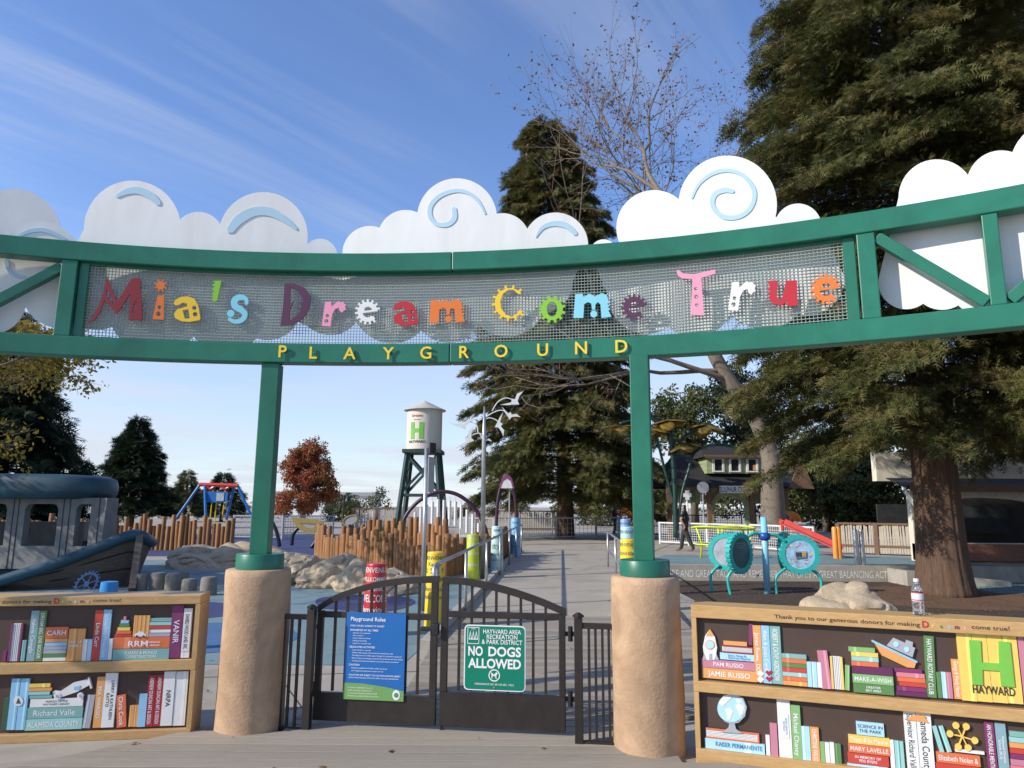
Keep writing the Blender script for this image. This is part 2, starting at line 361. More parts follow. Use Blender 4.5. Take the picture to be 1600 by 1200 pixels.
LP = Vector((-1.875, 5.45, 0)); RP = Vector((.93, 5.07, 0))
arch = thing('entrance_arch', (0, 5.3, 0), 'green steel truss arch with cloud panels and playground name above the gate', 'arch')
OFF = Vector((0, 5.3, 0))
def ab(mb, name, m, smooth=False, parent=None, bevel=0): 
    o = mb.build(name, m, parent or arch, smooth, OFF if (parent is None) else OFF, bevel); return o
for X0, X1 in ((-6.6, -.482), (-.479, 5.2)):
    mb = MB(); sweep(mb, X0, X1, 0, .125, 3.42, 3.57); ab(mb, 'upper_beam', GREEN, bevel=.008)
    mb = MB(); sweep(mb, X0, X1, 0, .125, 2.68, 2.83); ab(mb, 'lower_beam', GREEN, bevel=.008)
xs = [arcpx(102, 460).x, arcpx(1358, 440).x, arcpx(1553, 400).x]
xs_all = xs + [xs[0]-.72, xs[0]-1.5, xs[2]+.62]
for X in xs_all:
    wd = .11 if X in xs[:2] else .085
    mb = MB(); p = arc(X, .06, 3.125); t = arc_t(X); mb.box(p, (wd, .10, .59), math.atan2(t.y, t.x)); ab(mb, 'upright', GREEN, bevel=.006)
def diag(Xa, za, Xb, zb):
    mb = MB(); mb.bar(arc(Xa, .06, za), arc(Xb, .06, zb), .07, .075); ab(mb, 'diagonal', GREEN, bevel=.005)
diag(xs[1]+.06, 3.39, xs[2]-.05, 2.86); diag(xs[2]+.05, 2.86, xs[2]+.58, 3.38)
diag(xs[0]-.06, 3.37, xs[0]-.68, 2.87); diag(xs[0]-.78, 2.87, xs[0]-1.46, 3.38)
# posts on their collars
for pc, px in ((LP, -1.96), (RP, .86)):
    t = arc_t(px); a = math.atan2(t.y, t.x)
    mb = MB(); mb.box((pc.x, pc.y, (1.235+2.68)/2), (.135, .135, 2.68-1.235), a); ab(mb, 'post', GREEN, bevel=.006)
    mb = MB(); mb.lathe([(.165, 1.13), (.172, 1.133), (.172, 1.232), (.168, 1.238)], (pc.x, pc.y, 0), 40); ab(mb, 'collar', GREEN, 'auto')
# woven wire panel with its side bars
XA, XB = xs[0]+.06, xs[1]-.06
MESHM = mat('painted woven wire', (.30, .36, .32), .5, .1, var=.1)
mb = MB()
nw = int((XB-XA)/.0235)
for i in range(nw+1):
    X = XA+(XB-XA)*i/nw; mb.bar(arc(X, .075, 2.83), arc(X, .075, 3.42), .0045, .0045, up=(0, 1, 0))
for k in range(26):
    z = 2.835+k*.0232; o = len(mb.v); n_ = 60; r = .0022
    sweep(mb, XA, XB, .067, .0725, z-r, z+r, 60)
o = ab(mb, 'wire_mesh', MESHM); o['kind'] = 'stuff'
for X, wd in ((XA+.03, .06), (XB-.035, .07)):
    mb = MB(); t = arc_t(X); mb.box(arc(X, .075, 3.125), (wd, .05, .588), math.atan2(t.y, t.x)); ab(mb, 'mesh_frame', GREEN)
for z in (2.838, 3.412):
    mb = MB(); sweep(mb, XA, XB, .06, .09, z-.008, z+.008); ab(mb, 'mesh_frame', GREEN)
# cloud panels
def chain(cs, top=True):
    s = 1 if top else -1; pts = []; n = len(cs); C = [(c[0], -c[1], c[2]) for c in cs]
    prev = 180.0
    for i, (x, y, r) in enumerate(C):
        end = 0.0
        if i < n-1:
            x2, y2, r2 = C[i+1]; d = math.hypot(x2-x, y2-y); d = min(d, r+r2-.5); a = (r*r-r2*r2+d*d)/(2*d); h = math.sqrt(max(r*r-a*a, 0))
            ux, uy = (x2-x)/math.hypot(x2-x, y2-y), (y2-y)/math.hypot(x2-x, y2-y)
            ix, iy = x+ux*a-uy*h*s, y+uy*a+ux*h*s
            end = math.degrees(math.atan2((iy-y)*s, ix-x)); nxt = math.degrees(math.atan2((iy-y2)*s, ix-x2))
            if nxt < -90: nxt += 360
        if end > prev: end -= 360
        k = max(4, int((prev-end)/7))
        for j in range(k+1):
            an = rad(prev+(end-prev)*j/k); pts.append((x+r*math.cos(an), -(y+s*r*math.sin(an))))
        if i < n-1: prev = nxt
    return pts
c1 = lambda x, y: (x/2.963, 250+y/2.963)
c2 = lambda x, y: (500+x/2.963, 250+y/2.963)
c3 = lambda x, y: (940+x/2.424, 180+y/2.424)
clouds = [
 ((-10, 372), .26, [(-120, 330, 80), (20, 372, 77)], [(-120, 430, 70), (-20, 430, 60)], []),
 ((40, 420), .16, [(-60, 400, 60), (58, 421, 76)], [(-70, 462, 50), (-12, 460, 52), (96, 440, 64)],
   [([c1(90, 352), c1(140, 330), c1(200, 325), c1(260, 345), c1(300, 372)], [5, 6, 6.5, 6, 5]), ([c1(30, 465), c1(40, 505), c1(75, 535), c1(130, 548)], [7, 6, 6, 4])]),
 ((320, 420), .16, [(207, 358, 76), (310, 371, 40), (411, 370, 70), (500, 400, 27)], [(150, 440, 66), (243, 468, 76), (352, 478, 63), (418, 470, 52), (490, 450, 50)],
   [([c1(543, 170), c1(585, 148), c1(640, 142), c1(700, 168), c1(736, 203)], [5, 9, 11, 11.5, 8]), ([c1(1065, 328), c1(1110, 275), c1(1180, 240), c1(1255, 243), c1(1325, 282), c1(1372, 320)], [11, 15, 14, 13, 9, 4])]),
 ((725, 420), .16, [(578, 396, 43), (634, 372, 44), (714, 341, 62.5), (785, 376, 43), (868, 383, 51)], [(515, 462, 52), (612, 465, 62), (700, 470, 56), (792, 455, 62), (845, 430, 50)],
   [([c2(765, 250), c2(735, 195), c2(690, 155), c2(630, 143), c2(560, 165), c2(515, 210), c2(510, 260), c2(540, 297), c2(590, 300), c2(622, 270), c2(621, 225)], [3, 4.5, 5.5, 6, 6.5, 7, 7, 6.5, 7, 8, 7]),
    ([c2(1000, 358), c2(1030, 315), c2(1080, 296), c2(1140, 305), c2(1183, 343)], [2, 6, 8, 9, 7])]),
 ((1120, 400), .16, [(943, 395, 21), (1022, 356, 59), (1137, 320, 77), (1247, 355, 37)], [(1010, 452, 60), (1085, 455, 62), (1195, 435, 70), (1262, 425, 58)],
   [([c3(342, 315), c3(370, 260), c3(420, 222), c3(480, 210), c3(540, 232), c3(578, 290), c3(565, 350), c3(520, 385), c3(460, 385), c3(421, 345), c3(428, 302), c3(465, 285), c3(498, 290)], [3, 4.5, 6, 6, 6, 7, 7, 7, 7.5, 7.5, 8, 8, 6])]),
 ((1520, 370), .16, [(1464, 309, 60), (1565, 290, 55), (1655, 265, 78), (1760, 250, 70)], [(1416, 430, 44), (1472, 425, 50), (1535, 432, 52), (1610, 420, 60), (1700, 400, 70), (1770, 370, 70)], [])]
for (px, py), off, top, botm, sw in clouds:
    Xc = arcpx(px, py).x; M = tang(Xc, off); Ml = M.copy(); Ml.translation -= OFF
    ol = chain(top, True)+chain([(x, y+9, r) for x, y, r in botm], False)[::-1]
    mb = MB(); mb.prism([px_plane(ol, M)], -.012, 0.0); cp = mb.build('cloud_panel', CLOUDW, arch); cp.matrix_local = Ml
    for path, ws in sw:
        pp = smoothpath(path, 6); ww = [v[0] for v in smoothpath([(q,) for q in ws], 6)]
        mb = MB(); mb.prism([px_plane(ribbon(pp, ww), M)], .001, .006); s_ = mb.build('swirl', PALEBLUE, cp)
# the name, letter by letter
def gear(cx, cy, R, n, th, tw=10, a0=0, a1=360):
    p = []; step = (a1-a0)/n
    for i in range(n):
        c = a0+step*(i+.5)
        for a, r in ((c-step/2, R), (c-tw, R), (c-tw*.8, R+th), (c+tw*.8, R+th), (c+tw, R)): p.append((cx+r*math.cos(rad(a)), cy-r*math.sin(rad(a))))
    p.append((cx+R*math.cos(rad(a1)), cy-R*math.sin(rad(a1)))) if a1-a0 < 360 else None
    return p
def sc(f, pts): return [f(*p) for p in pts]
def cc(f, x, y, r, n=14, ry=None): return [f(x+r*math.cos(2*math.pi*i/n), y+(ry or r)*math.sin(2*math.pi*i/n)) for i in range(n)]
def e_gear(f, cx, cy, R, n=13):
    o = gear(cx, cy, R, n, 13, 6, 5, 318)
    inner = [(cx+R*.52*math.cos(rad(a)), cy-R*.55*math.sin(rad(a))) for a in range(312, 190, -12)]
    o += [(cx+R*.62, cy+R*.46)]+inner+[(cx-R*.42, cy+R*.12), (cx+R*.2, cy+R*.02), (cx+R, cy-R*.08)]
    eye = [(cx-R*.35, cy-R*.10), (cx-R*.28, cy-R*.42), (cx+R*.05, cy-R*.55), (cx+R*.38, cy-R*.38), (cx+R*.42, cy-R*.2)]
    return [[sc(f, o), sc(f, eye)]]
def letter_a(f, x, y, w_, h):
    g = lambda a, b: f(x+a*w_, y+b*h)
    o = [(0, .30), (.06, .14), (.28, .02), (.52, 0), (.78, .10), (.92, .38), (1, .86), (.96, .93), (.6, 1), (.3, .98), (.06, .86), (.01, .68), (.14, .50), (.42, .42), (.5, .40), (.5, .28), (.36, .24), (.2, .33), (.1, .36)]
    return [[[g(*p) for p in o], [g(*p) for p in ((.33, .55), (.55, .5), (.6, .86), (.42, .88))], [g(.77+.085*math.cos(i*.524), .45+.085*math.sin(i*.524)) for i in range(12)], [g(.80+.09*math.cos(i*.524), .70+.09*math.sin(i*.524)) for i in range(12)]]]
def letter_m(f, x, y, w_, h):
    g = lambda a, b: f(x+a*w_, y+b*h)
    o = [(.05, .05), (.24, .03), (.27, .16), (.42, .02), (.57, .14), (.74, 0), (.88, .08), (.94, .40), (.88, .44), (.96, .50), (.9, .56), (.97, .64), (.92, .70), (1, .95), (.74, 1), (.71, .45), (.64, .36), (.58, .46), (.57, .66), (.49, .66), (.47, .42), (.38, .36), (.28, .45), (.26, 1), (0, 1)]
    return [[[g(*p) for p in o]], [[g(.535+.09*math.cos(i*.45), .84+.14*math.sin(i*.45)) for i in range(14)]]]
def letter_r(f, x, y, w_, h, hole=True):
    g = lambda a, b: f(x+a*w_, y+b*h)
    o = [(.14, .04), (.38, .02), (.40, .22), (.62, .04), (.70, 0), (.76, .06), (.86, .02), (.92, .10), (1, .14), (.96, .24), (1, .34), (.90, .38), (.84, .46), (.74, .40), (.70, .26), (.54, .32), (.42, .55), (.36, 1), (0, .98)]
    return [[[g(*p) for p in o], [g(.23+.075*math.cos(i*.524), .58+.07*math.sin(i*.524)) for i in range(12)], [g(.19+.085*math.cos(i*.524), .79+.08*math.sin(i*.524)) for i in range(12)]]]
s_path = smoothpath([(1143, 668), (1140, 645), (1112, 637), (1088, 652), (1090, 678), (1118, 695), (1136, 716), (1122, 742), (1090, 750), (1062, 738)], 4)
LET = [
 ('M', 'dark red', (.24, .015, .02), [[sc(c1, [(408, 755), (436, 722), (462, 672), (482, 610), (497, 543), (545, 658), (612, 549), (650, 548), (662, 742), (599, 742), (604, 622), (543, 714), (487, 650), (468, 702), (440, 742)]), sc(c1, [(497, 596), (532, 658), (526, 668), (494, 628)]), sc(c1, [(634, 650), (624, 706), (615, 708), (621, 672)])]], (530, 650)),
 ('i', 'orange', (.70, .17, .02), [[sc(c1, [(733, 628), (762, 628), (760, 742), (708, 738)]), cc(c1, 740, 684, 9), cc(c1, 736, 714, 11)], [sc(c1, gear(746, 583, 19, 8, 11, 9))]], (740, 660)),
 ('a', 'yellow', (.80, .52, .02), letter_a(c1, 806, 633, 124, 118), (868, 690)),
 ('apostrophe', 'lime green', (.22, .50, .03), [[sc(c1, [(985, 562), (1027, 560), (1007, 655), (986, 657), (987, 614), (996, 609), (987, 604), (987, 594), (998, 589), (987, 584), (986, 577), (999, 571)])]], (1006, 610)),
 ('s', 'light blue', (.22, .58, .68), [[sc(c1, ribbon(s_path, [16, 17, 18, 19, 20, 22, 24, 26, 27, 28, 29, 30, 30, 31, 31, 31, 31, 31, 30, 30, 29, 28, 27, 26, 25, 24, 24, 23, 22, 22, 21, 20, 19, 18, 17, 16, 15]))], [cc(c1, 1070, 712, 17)]], (1100, 695)),
 ('D', 'plum', (.085, .022, .060), [[sc(c1, [(1320, 573), (1368, 574), (1415, 596), (1441, 640), (1434, 692), (1400, 737), (1350, 763), (1300, 770), (1312, 680)]), sc(c1, [(1346, 592), (1378, 604), (1402, 640), (1404, 660), (1385, 662), (1398, 672), (1398, 690), (1378, 684), (1392, 700), (1372, 724), (1342, 744), (1344, 700), (1362, 650), (1344, 680)])]], (1370, 670)),
 ('r', 'pink', (.78, .30, .42), letter_r(c2, 10, 655, 112, 117), (60, 710)),
 ('e', 'white', (.74, .74, .72), e_gear(c2, 222, 705, 46), (222, 705)),
 ('a', 'crimson', (.46, .015, .025), letter_a(c2, 340, 655, 116, 114), (398, 712)),
 ('m', 'orange', (.75, .18, .02), letter_m(c2, 507, 645, 166, 110), (590, 700)),
 ('C', 'yellow', (.84, .58, .02), [[sc(c2, gear(880, 665, 70, 11, 14, 4, 38, 330)+[(925, 695), (915, 712), (890, 728), (862, 718), (840, 690), (836, 655), (848, 622), (875, 602), (900, 604), (918, 622)])]], (880, 665)),
 ('o', 'lime green', (.25, .55, .03), [[sc(c2, gear(1075, 693, 50, 12, 13, 7)), cc(c2, 1075, 692, 24, 18, 34)]], (1075, 693)),
 ('m', 'light blue', (.25, .62, .72), letter_m(c2, 1174, 618, 176, 115), (1260, 675)),
 ('e', 'plum', (.085, .022, .060), e_gear(c2, 1455, 682, 48), (1455, 682)),
 ('T', 'pink', (.80, .33, .45), [[sc(c3, [(284, 590), (292, 588), (310, 602), (350, 604), (430, 586), (432, 602), (378, 618), (388, 760), (338, 757), (345, 622), (305, 620), (290, 610)]), cc(c3, 357, 659, 7, 10), cc(c3, 359, 689, 8, 10), cc(c3, 361, 720, 7, 10)]], (360, 670)),
 ('r', 'white', (.75, .75, .73), letter_r(c3, 480, 630, 104, 112), (530, 685)),
 ('u', 'crimson', (.50, .015, .03), [[sc(c3, [(627, 630), (668, 628), (664, 690), (675, 702), (686, 690), (698, 628), (740, 627), (743, 723), (705, 724), (702, 708), (680, 722), (650, 716), (632, 690), (640, 684), (630, 676), (640, 668), (628, 660), (639, 652)])]], (685, 675)),
 ('e', 'orange', (.75, .20, .02), e_gear(c3, 850, 661, 46), (850, 661))]
for i, (ch, cn, colr, shapes, ctr) in enumerate(LET):
    f = c1 if i < 6 else (c2 if i < 14 else c3); pc = f(*ctr); M = tang(arcpx(*pc).x, .04); Ml = M.copy(); Ml.translation -= OFF
    mb = MB()
    for loops in shapes: mb.prism([px_plane(lp, M) for lp in loops], 0, .012)
    o = mb.build('letter', mat('letter '+cn, colr, .45, var=.04), arch); o.matrix_local = Ml; o['label'] = '%s cut-out %s of the playground name' % (cn, 'apostrophe' if ch == 'apostrophe' else 'letter '+ch)
for ch, px, py in zip('PLAYGROUND', (442, 490, 546.5, 607, 665.5, 725.5, 783, 848, 908, 971), (549, 551, 552, 552, 551, 550, 548.5, 546.5, 543.5, 541)):
    M = tang(arcpx(px, py).x, -.017); q = px_plane([(px, py)], M)[0]; vs, fs, W = text_geo(ch, .012); h = .094/.7
    mb = MB(); k = h if ch not in 'PL' else h*.95
    lw = W*h
    o2 = [(v[0]*h-lw/2+q[0], v[1]*h-.047+q[1]) for v in vs]
    n0 = len(o2)
    ed = {}
    for t in fs:
        for i in range(len(t)):
            e = (t[i], t[(i+1) % len(t)]); ed[e] = 1
    mb.add([(a, b_, .008) for a, b_ in o2]+[(a, b_, 0) for a, b_ in o2], [t for t in fs]+[tuple(n0+i for i in reversed(t)) for t in fs]+[(e[1], e[0], n0+e[0], n0+e[1]) for e in ed if (e[1], e[0]) not in ed])
    o = mb.build('letter', YELLOW, arch); Ml = M.copy(); Ml.translation -= OFF; o.matrix_local = Ml; o['label'] = 'small yellow letter %s on the lower beam' % ch
    mb = MB(); mb.tube([M @ Vector((q[0], q[1], -.017)), M @ Vector((q[0], q[1], 0))], .004, 6); ab(mb, 'standoff', STEEL)
# ------------------------------------------------------------------ pillars
STUCCO = mat('tan stucco', (.47, .31, .19), .9, var=.18, scale=3, bmp=.5, bscale=45, dirt=.28)
for pc, nm in ((LP, 'left'), (RP, 'right')):
    mb = MB(); prof = [(.240, 0), (.238, .06), (.236, .35), (.234, .75), (.234, 1.08), (.230, 1.122), (.218, 1.13)]
    n_ = 48; o = len(mb.v)
    for r, z in prof:
        for j in range(n_):
            a = 2*math.pi*j/n_; rr = r+.004*math.sin(3*a+z*4+pc.x)+.003*math.sin(7*a-z*9); mb.v.append((rr*math.cos(a), rr*math.sin(a), z))
    for i in range(len(prof)-1):
        for j in range(n_): j2 = (j+1) % n_; mb.f.append((i*n_+j, i*n_+j2, (i+1)*n_+j2, (i+1)*n_+j))
    mb.f.append(tuple((len(prof)-1)*n_+j for j in range(n_)))
    o = mb.build('stucco_pillar', STUCCO, None, 'all'); o.location = pc
    tag(o, 'tan stucco pillar carrying the arch post beside the %s bookcase panel' % ('steamship and globe' if nm == 'right' else 'toy airplane'), 'pillar', 'stucco pillars under the arch')

# expansion joints in the concrete and a few blown leaves
jt = MB()
for p, q in (((-2.4, 5.0), (-1.55, 2.4)), ((-6, 4.35), (-1.9, 4.75)), ((-1.9, 5.85), (-.9, 6.7)), ((-3.6, 6.9), (-.9, 7.3)), ((-1.6, 5.9), (-2.4, 7.5))): jt.bar((*p, .0015), (*q, .0015), .008, .004)
tag(jt.build('paving_joints', BLACK), kind='structure')
fl = MB(); rl = random.Random(77)
for i in range(170):
    x = rl.uniform(-5.5, 4.5); y = rl.uniform(3.2, 10.6); s_ = rl.uniform(.008, .02); a = rl.random()*6.3; z0 = .039 if ((y < 5.3 and x > -2.3+(y-5.25)*1.05 and (y < 4.75 or x < 1.0)) or (y >= 5.3 and -.9 < x < 3)) else .012
    pts = [(x+s_*k*math.cos(a+t), y+s_*k*math.sin(a+t), z0+rl.uniform(-.003, .007)) for t, k in ((0, 1.5), (1.2, .8), (2.2, .7), (3.14, 1.2), (4.1, .7), (5.1, .8))]; fl.add(pts, [(0, 1, 2, 3, 4, 5)])
tag(fl.build('fallen_leaves', mat('dry leaf', (.20, .11, .045), .8, var=.4, scale=3)), 'dry brown leaves blown over the paving', 'leaves', kind='stuff')
# ------------------------------------------------------------------ gate
g7 = lambda x, y: (420+x/2.759, 860+y/2.759)
ga = G(*g7(180, 765)); gb = G(*g7(1282, 822)); MG = frame(ga, gb-ga, (0, 0, 1)); ang = math.atan2((gb-ga).y, (gb-ga).x)
def gpl(pts): return px_plane([g7(*p) for p in pts], MG)
A_ = lambda x, y: gpl([(x, y)])[0][0]
B_ = lambda x, y: gpl([(x, y)])[0][1]
def leaf(name, label, x_out, x_in, archpts, bars, kick_x):
    root = thing(name, MG.translation, label, 'gate', rz=ang)
    L2 = Matrix.Rotation(rad(90), 4, 'X')          # plane (a,b,c) -> local (x, -c.., z)
    def prm(nm, loops, t0, t1, bev=0): 
        mb = MB(); mb.prism(loops, t0, t1, L2); return mb.build(nm, BROWN, root, bevel=bev)
    a0, a1 = sorted((A_(x_out, 600), A_(x_in, 600)))
    kt = B_(kick_x, 618); kb_ = .06; mr = B_(kick_x, 280)
    prm('kick_panel', [[(a0, kb_), (a1, kb_), (a1, kt), (a0, kt)]], -.02, .02, .004)
    ap = gpl(archpts); out_top = ap[0][1] if x_out < x_in else ap[-1][1]; in_top = ap[-1][1] if x_out < x_in else ap[0][1]
    ao, ai = A_(x_out, 600), A_(x_in, 600); sg = 1 if ai > ao else -1
    prm('stile', [[(ao, kt), (ao+sg*.045, kt), (ao+sg*.045, out_top-.01), (ao, out_top-.02)]], -.019, .019, .003)
    prm('stile', [[(ai, kt), (ai-sg*.05, kt), (ai-sg*.05, in_top-.02), (ai, in_top-.02)]], -.019, .019, .003)
    prm('mid_rail', [[(min(ao, ai)+.045, mr-.022), (max(ao, ai)-.045, mr-.022), (max(ao, ai)-.045, mr+.022), (min(ao, ai)+.045, mr+.022)]], -.017, .017, .003)
    sp = smoothpath(ap, 6); prm('arched_rail', [[(p[0], p[1]+.024) for p in sp]+[(p[0], p[1]-.024) for p in reversed(sp)]], -.021, .021, .003)
    lo, hi = min(ao, ai)+.045, max(ao, ai)-.05
    for i in range(bars):
        a = lo+(hi-lo)*(i+1)/(bars+1); tp = np.interp(a, [p[0] for p in sp], [p[1] for p in sp])
        mb = MB(); mb.box((a, 0, (kt+tp)/2), (.018, .018, tp-kt-.02)); mb.build('bar', BROWN, root)
    return root
lfL = leaf('gate_leaf', 'dark brown gate leaf with arched top carrying the blue rules sign', 197, 722, [(215, 250), (290, 205), (380, 172), (470, 148), (560, 134), (640, 127), (735, 124)], 8, 445)
lfR = leaf('gate_leaf', 'dark brown gate leaf with arched top carrying the green no dogs sign', 1280, 738, [(752, 128), (830, 132), (920, 147), (1010, 168), (1100, 195), (1190, 228), (1282, 268)], 8, 1000)
def gthing(mb, name, m, root, bevel=0): return mb.build(name, m, root, bevel=bevel)
# latch on the left leaf
aL = A_(700, 335); bL = B_(700, 335); mb = MB(); mb.box((aL-.02, -.035, bL), (.095, .035, .03)); mb.box((aL+.045, -.04, bL), (.045, .05, .075)); mb.build('latch', BLACK, lfL, bevel=.004)
mb = MB(); mb.box((A_(738, 800)+.01, 0, .05), (.02, .02, .1)); mb.build('drop_bolt', BLACK, lfL)
for lf, x, ys in ((lfL, 190, (328, 597)), (lfR, 1300, (360, 640))):
    for yy in ys:
        mb = MB(); mb.tube([(A_(x, yy), 0, B_(x, yy)-.05), (A_(x, yy), 0, B_(x, yy)+.05)], .017, 10); mb.box((A_(x, yy), 0, B_(x, yy)), (.075, .012, .03)); mb.build('hinge', BLACK, lf)
def side_panel(label, xpost, xfar, ytop_post, ybase, rails, bars):
    root = thing('fence_panel', G(*g7(xpost, ybase)), label, 'fence', rz=ang); P0 = gpl([(xpost, ybase)])[0]
    R = lambda x, y: (A_(x, y)-P0[0])
    ht = B_(xpost, ytop_post); mb = MB(); mb.box((0, 0, ht/2), (.056, .056, ht)); mb.build('post', BROWN, root, bevel=.003)
    mb = MB(); mb.lathe([(.04, 0), (.04, .012), (.012, .03)], (0, 0, ht), 4); o = mb.build('post_cap', BROWN, root); 
    xf = R(xfar, 500); zt, zb = B_((xpost+xfar)/2, rails[0]), B_((xpost+xfar)/2, rails[1])
    for z in (zt, zb): mb = MB(); mb.box((xf/2, 0, z), (abs(xf)-.05, .036, .036)); mb.build('rail', BROWN, root, bevel=.002)
    for bx in bars+[xfar]:
        mb = MB(); x = R(bx, 500); mb.box((x, 0, (zt+zb)/2), (.018 if bx != xfar else .036, .018 if bx != xfar else .034, zt-zb-.037)); mb.build('bar', BROWN, root)
    return root
side_panel('narrow dark brown fence panel between the gate and the pillar by the toy airplane bookcase', 160, 32, 238, 790, (272, 742), [92, 62, 124])
side_panel('narrow dark brown fence panel between the gate and the pillar by the globe bookcase', 1339, 1494, 275, 853, (313, 808), [1380, 1408, 1437, 1464])
# signs on the gate
def sign_root(name, quad, label, colr, border=None, bottom=None):
    q = gpl(quad); w_ = ((q[1][0]-q[0][0])+(q[2][0]-q[3][0]))/2; h = ((q[0][1]-q[3][1])+(q[1][1]-q[2][1]))/2
    c = (sum(p[0] for p in q)/4, sum(p[1] for p in q)/4); root = thing(name, MG @ Vector((c[0], c[1], .028)), label, 'sign', rz=ang)
    return root, w_, h
PM = Matrix.Rotation(rad(90), 4, 'X')
def rrect(w_, h, r, cx=0, cy=0):
    p = []
    for sx, sy, a in ((1, 1, 0), (-1, 1, 90), (-1, -1, 180), (1, -1, 270)): p += [(cx+sx*(w_/2-r)+r*math.cos(rad(a+t)), cy+sy*(h/2-r)+r*math.sin(rad(a+t))) for t in (0, 30, 60, 90)]
    return p
def lay(root, loops, d, m, name): mb = MB(); mb.prism(loops, d-.002, d, PM); return mb.build(name, m, root)
def ltext(root, items, d, m, name='lettering'):
    for s, cx, cy, h, mw, al, bo in items: mb = MB(); add_text(mb, s, PM @ Matrix.Translation((0, 0, d)), h=h, cx=cx, cy=cy, bold=bo, align=al, maxw=mw); mb.build(name, m, root)
WT = mat('white print', (.78, .78, .77), .5, var=.02)
root, w_, h = sign_root('rules_sign', [(345, 265), (600, 268), (583, 645), (325, 637)], 'blue playground rules sign with a green foot on the gate', None)
lay(root, [rrect(w_, h, .006)], .003, mat('sign blue', (.015, .13, .40), .35, var=.05), 'sign_board')
gp_ = [(-w_/2, -h/2), (w_/2, -h/2), (w_/2, -h*.385), (w_*.2, -h*.345), (-w_*.2, -h*.315), (-w_/2, -h*.315)]
lay(root, [gp_], .0055, mat('sign green', (.16, .33, .10), .35, var=.05), 'green_band')
X0 = -w_/2+.035
it = [('Playground Rules', X0, h*.425, .027, .9*w_, 'l', .01), ('PARK HOURS: SUNRISE TO SUNSET', X0, h*.345, .0115, .8*w_, 'l', .008), ('PROHIBITED AT ALL TIMES', X0, h*.295, .0125, .8*w_, 'l', .01)]
for k, s in enumerate(('Improper use of equipment', 'Glass containers', 'Alcohol, tobacco and drugs', 'Selling and advertising', 'Unpacked or excessive noise')): it.append((s, X0+.02, h*(.262-.03*k), .0085, .5*w_, 'l', .004))
it.append(('REGULATED ACTIVITIES', X0, h*.10, .0125, .8*w_, 'l', .01))
for k, s in enumerate(('Proper footwear is required', 'Children under the age of 12 must be accompanied by an adult', 'This playground is for children ages 2 through 12 as indicated on equipment', 'Remove helmets, drawstrings, accessories around the neck and loose clothing', 'Trained service animals are welcome, but all other pets are not allowed')): it.append((s, X0+.02, h*(.065-.031*k), .0085, .86*w_, 'l', .004))
it += [('CAUTION', X0, -h*.105, .0125, .8*w_, 'l', .01), ('Playground equipment and rubber surfaces may be hot', X0+.02, -h*.14, .0085, .8*w_, 'l', .004), ('Use of playground equipment is at your own risk', X0+.02, -h*.172, .0085, .8*w_, 'l', .004),
       ('VIOLATORS ARE SUBJECT TO CITATION AND/OR ARREST', X0, -h*.22, .0105, .88*w_, 'l', .008), ('California Public Resources Code Section 5786.17 and other applicable laws', X0, -h*.25, .0085, .88*w_, 'l', .004)]
for k, s in enumerate(('IN CASE OF EMERGENCY CALL 911', 'HARD Park Rangers (510) 881-6715', 'Hayward Police Department (510) 293-7000', 'Alameda County Sheriff\'s Office (510) 667-7721')): it.append((s, X0, -h*(.365+.031*k), .0085, .6*w_, 'l', .004))
ltext(root, it, .0075, WT)
lay(root, [circ(w_*.38, -h*.43, .028, 20, ry=.034)], .0075, WT, 'emblem'); lay(root, [circ(w_*.38, -h*.43, .017, 16)], .0095, mat('emblem green', (.1, .25, .12), .5), 'emblem')
root, w_, h = sign_root('no_dogs_sign', [(848, 316), (1110, 324), (1107, 606), (843, 596)], 'green no dogs allowed sign with white border on the gate', None)
SG = mat('sign traffic green', (.0, .19, .115), .35, var=.04)
lay(root, [rrect(w_, h, .03)], .003, WT, 'sign_border'); lay(root, [rrect(w_-.016, h-.016, .024)], .0055, SG, 'sign_board')
fr = rrect(.085, .115, .003, -w_*.35, h*.335); lay(root, [fr, rrect(.077, .107, .002, -w_*.35, h*.335)], .0075, WT, 'logo_frame')
for dx in (-.022, 0, .022): lay(root, [[(-w_*.35+dx-.012, h*.335-.028), (-w_*.35+dx+.012, h*.335-.028), (-w_*.35+dx, h*.335+.034)], [(-w_*.35+dx-.006, h*.335-.022), (-w_*.35+dx+.006, h*.335-.022), (-w_*.35+dx, h*.335+.018)]], .0075, WT, 'logo_tree')
ltext(root, [('PARK', -w_*.35, h*.335+.046, .009, .06, 'c', .01), ('HAYWARD AREA', w_*.12, h*.405, .030, w_*.62, 'c', .012), ('RECREATION', w_*.12, h*.325, .030, w_*.5, 'c', .012), ('& PARK DISTRICT', w_*.12, h*.245, .030, w_*.66, 'c', .012),
    ('NO', -w_*.31, h*.10, .062, w_*.24, 'c', .03), ('DOGS', w_*.165, h*.10, .062, w_*.53, 'c', .03), ('ALLOWED', 0, -h*.085, .062, w_*.86, 'c', .03), ('ORDINANCE NO. 001-02 SEC. 19(C)', 0, -h*.40, .0125, w_*.7, 'c', .006)], .0075, WT)
dc = (0, -h*.265); lay(root, [circ(*dc, .041, 28), circ(*dc, .034, 28)], .0075, WT, 'prohibition_ring')
dg = [(-.020, -.020), (-.014, -.020), (-.012, -.004), (.006, -.004), (.010, -.020), (.016, -.020), (.015, .004), (.024, .012), (.022, .018), (.012, .022), (.006, .010), (-.012, .008), (-.022, .018), (-.024, .012), (-.019, .004)]
lay(root, [[(a+dc[0], b+dc[1]) for a, b in dg]], .0075, WT, 'dog_symbol'); mb = MB(); mb.bar((-.026, -.0085, dc[1]+.026), (.026, -.0085, dc[1]-.026), .002, .007, up=(0, 1, 0)); mb.build('prohibition_bar', WT, root)
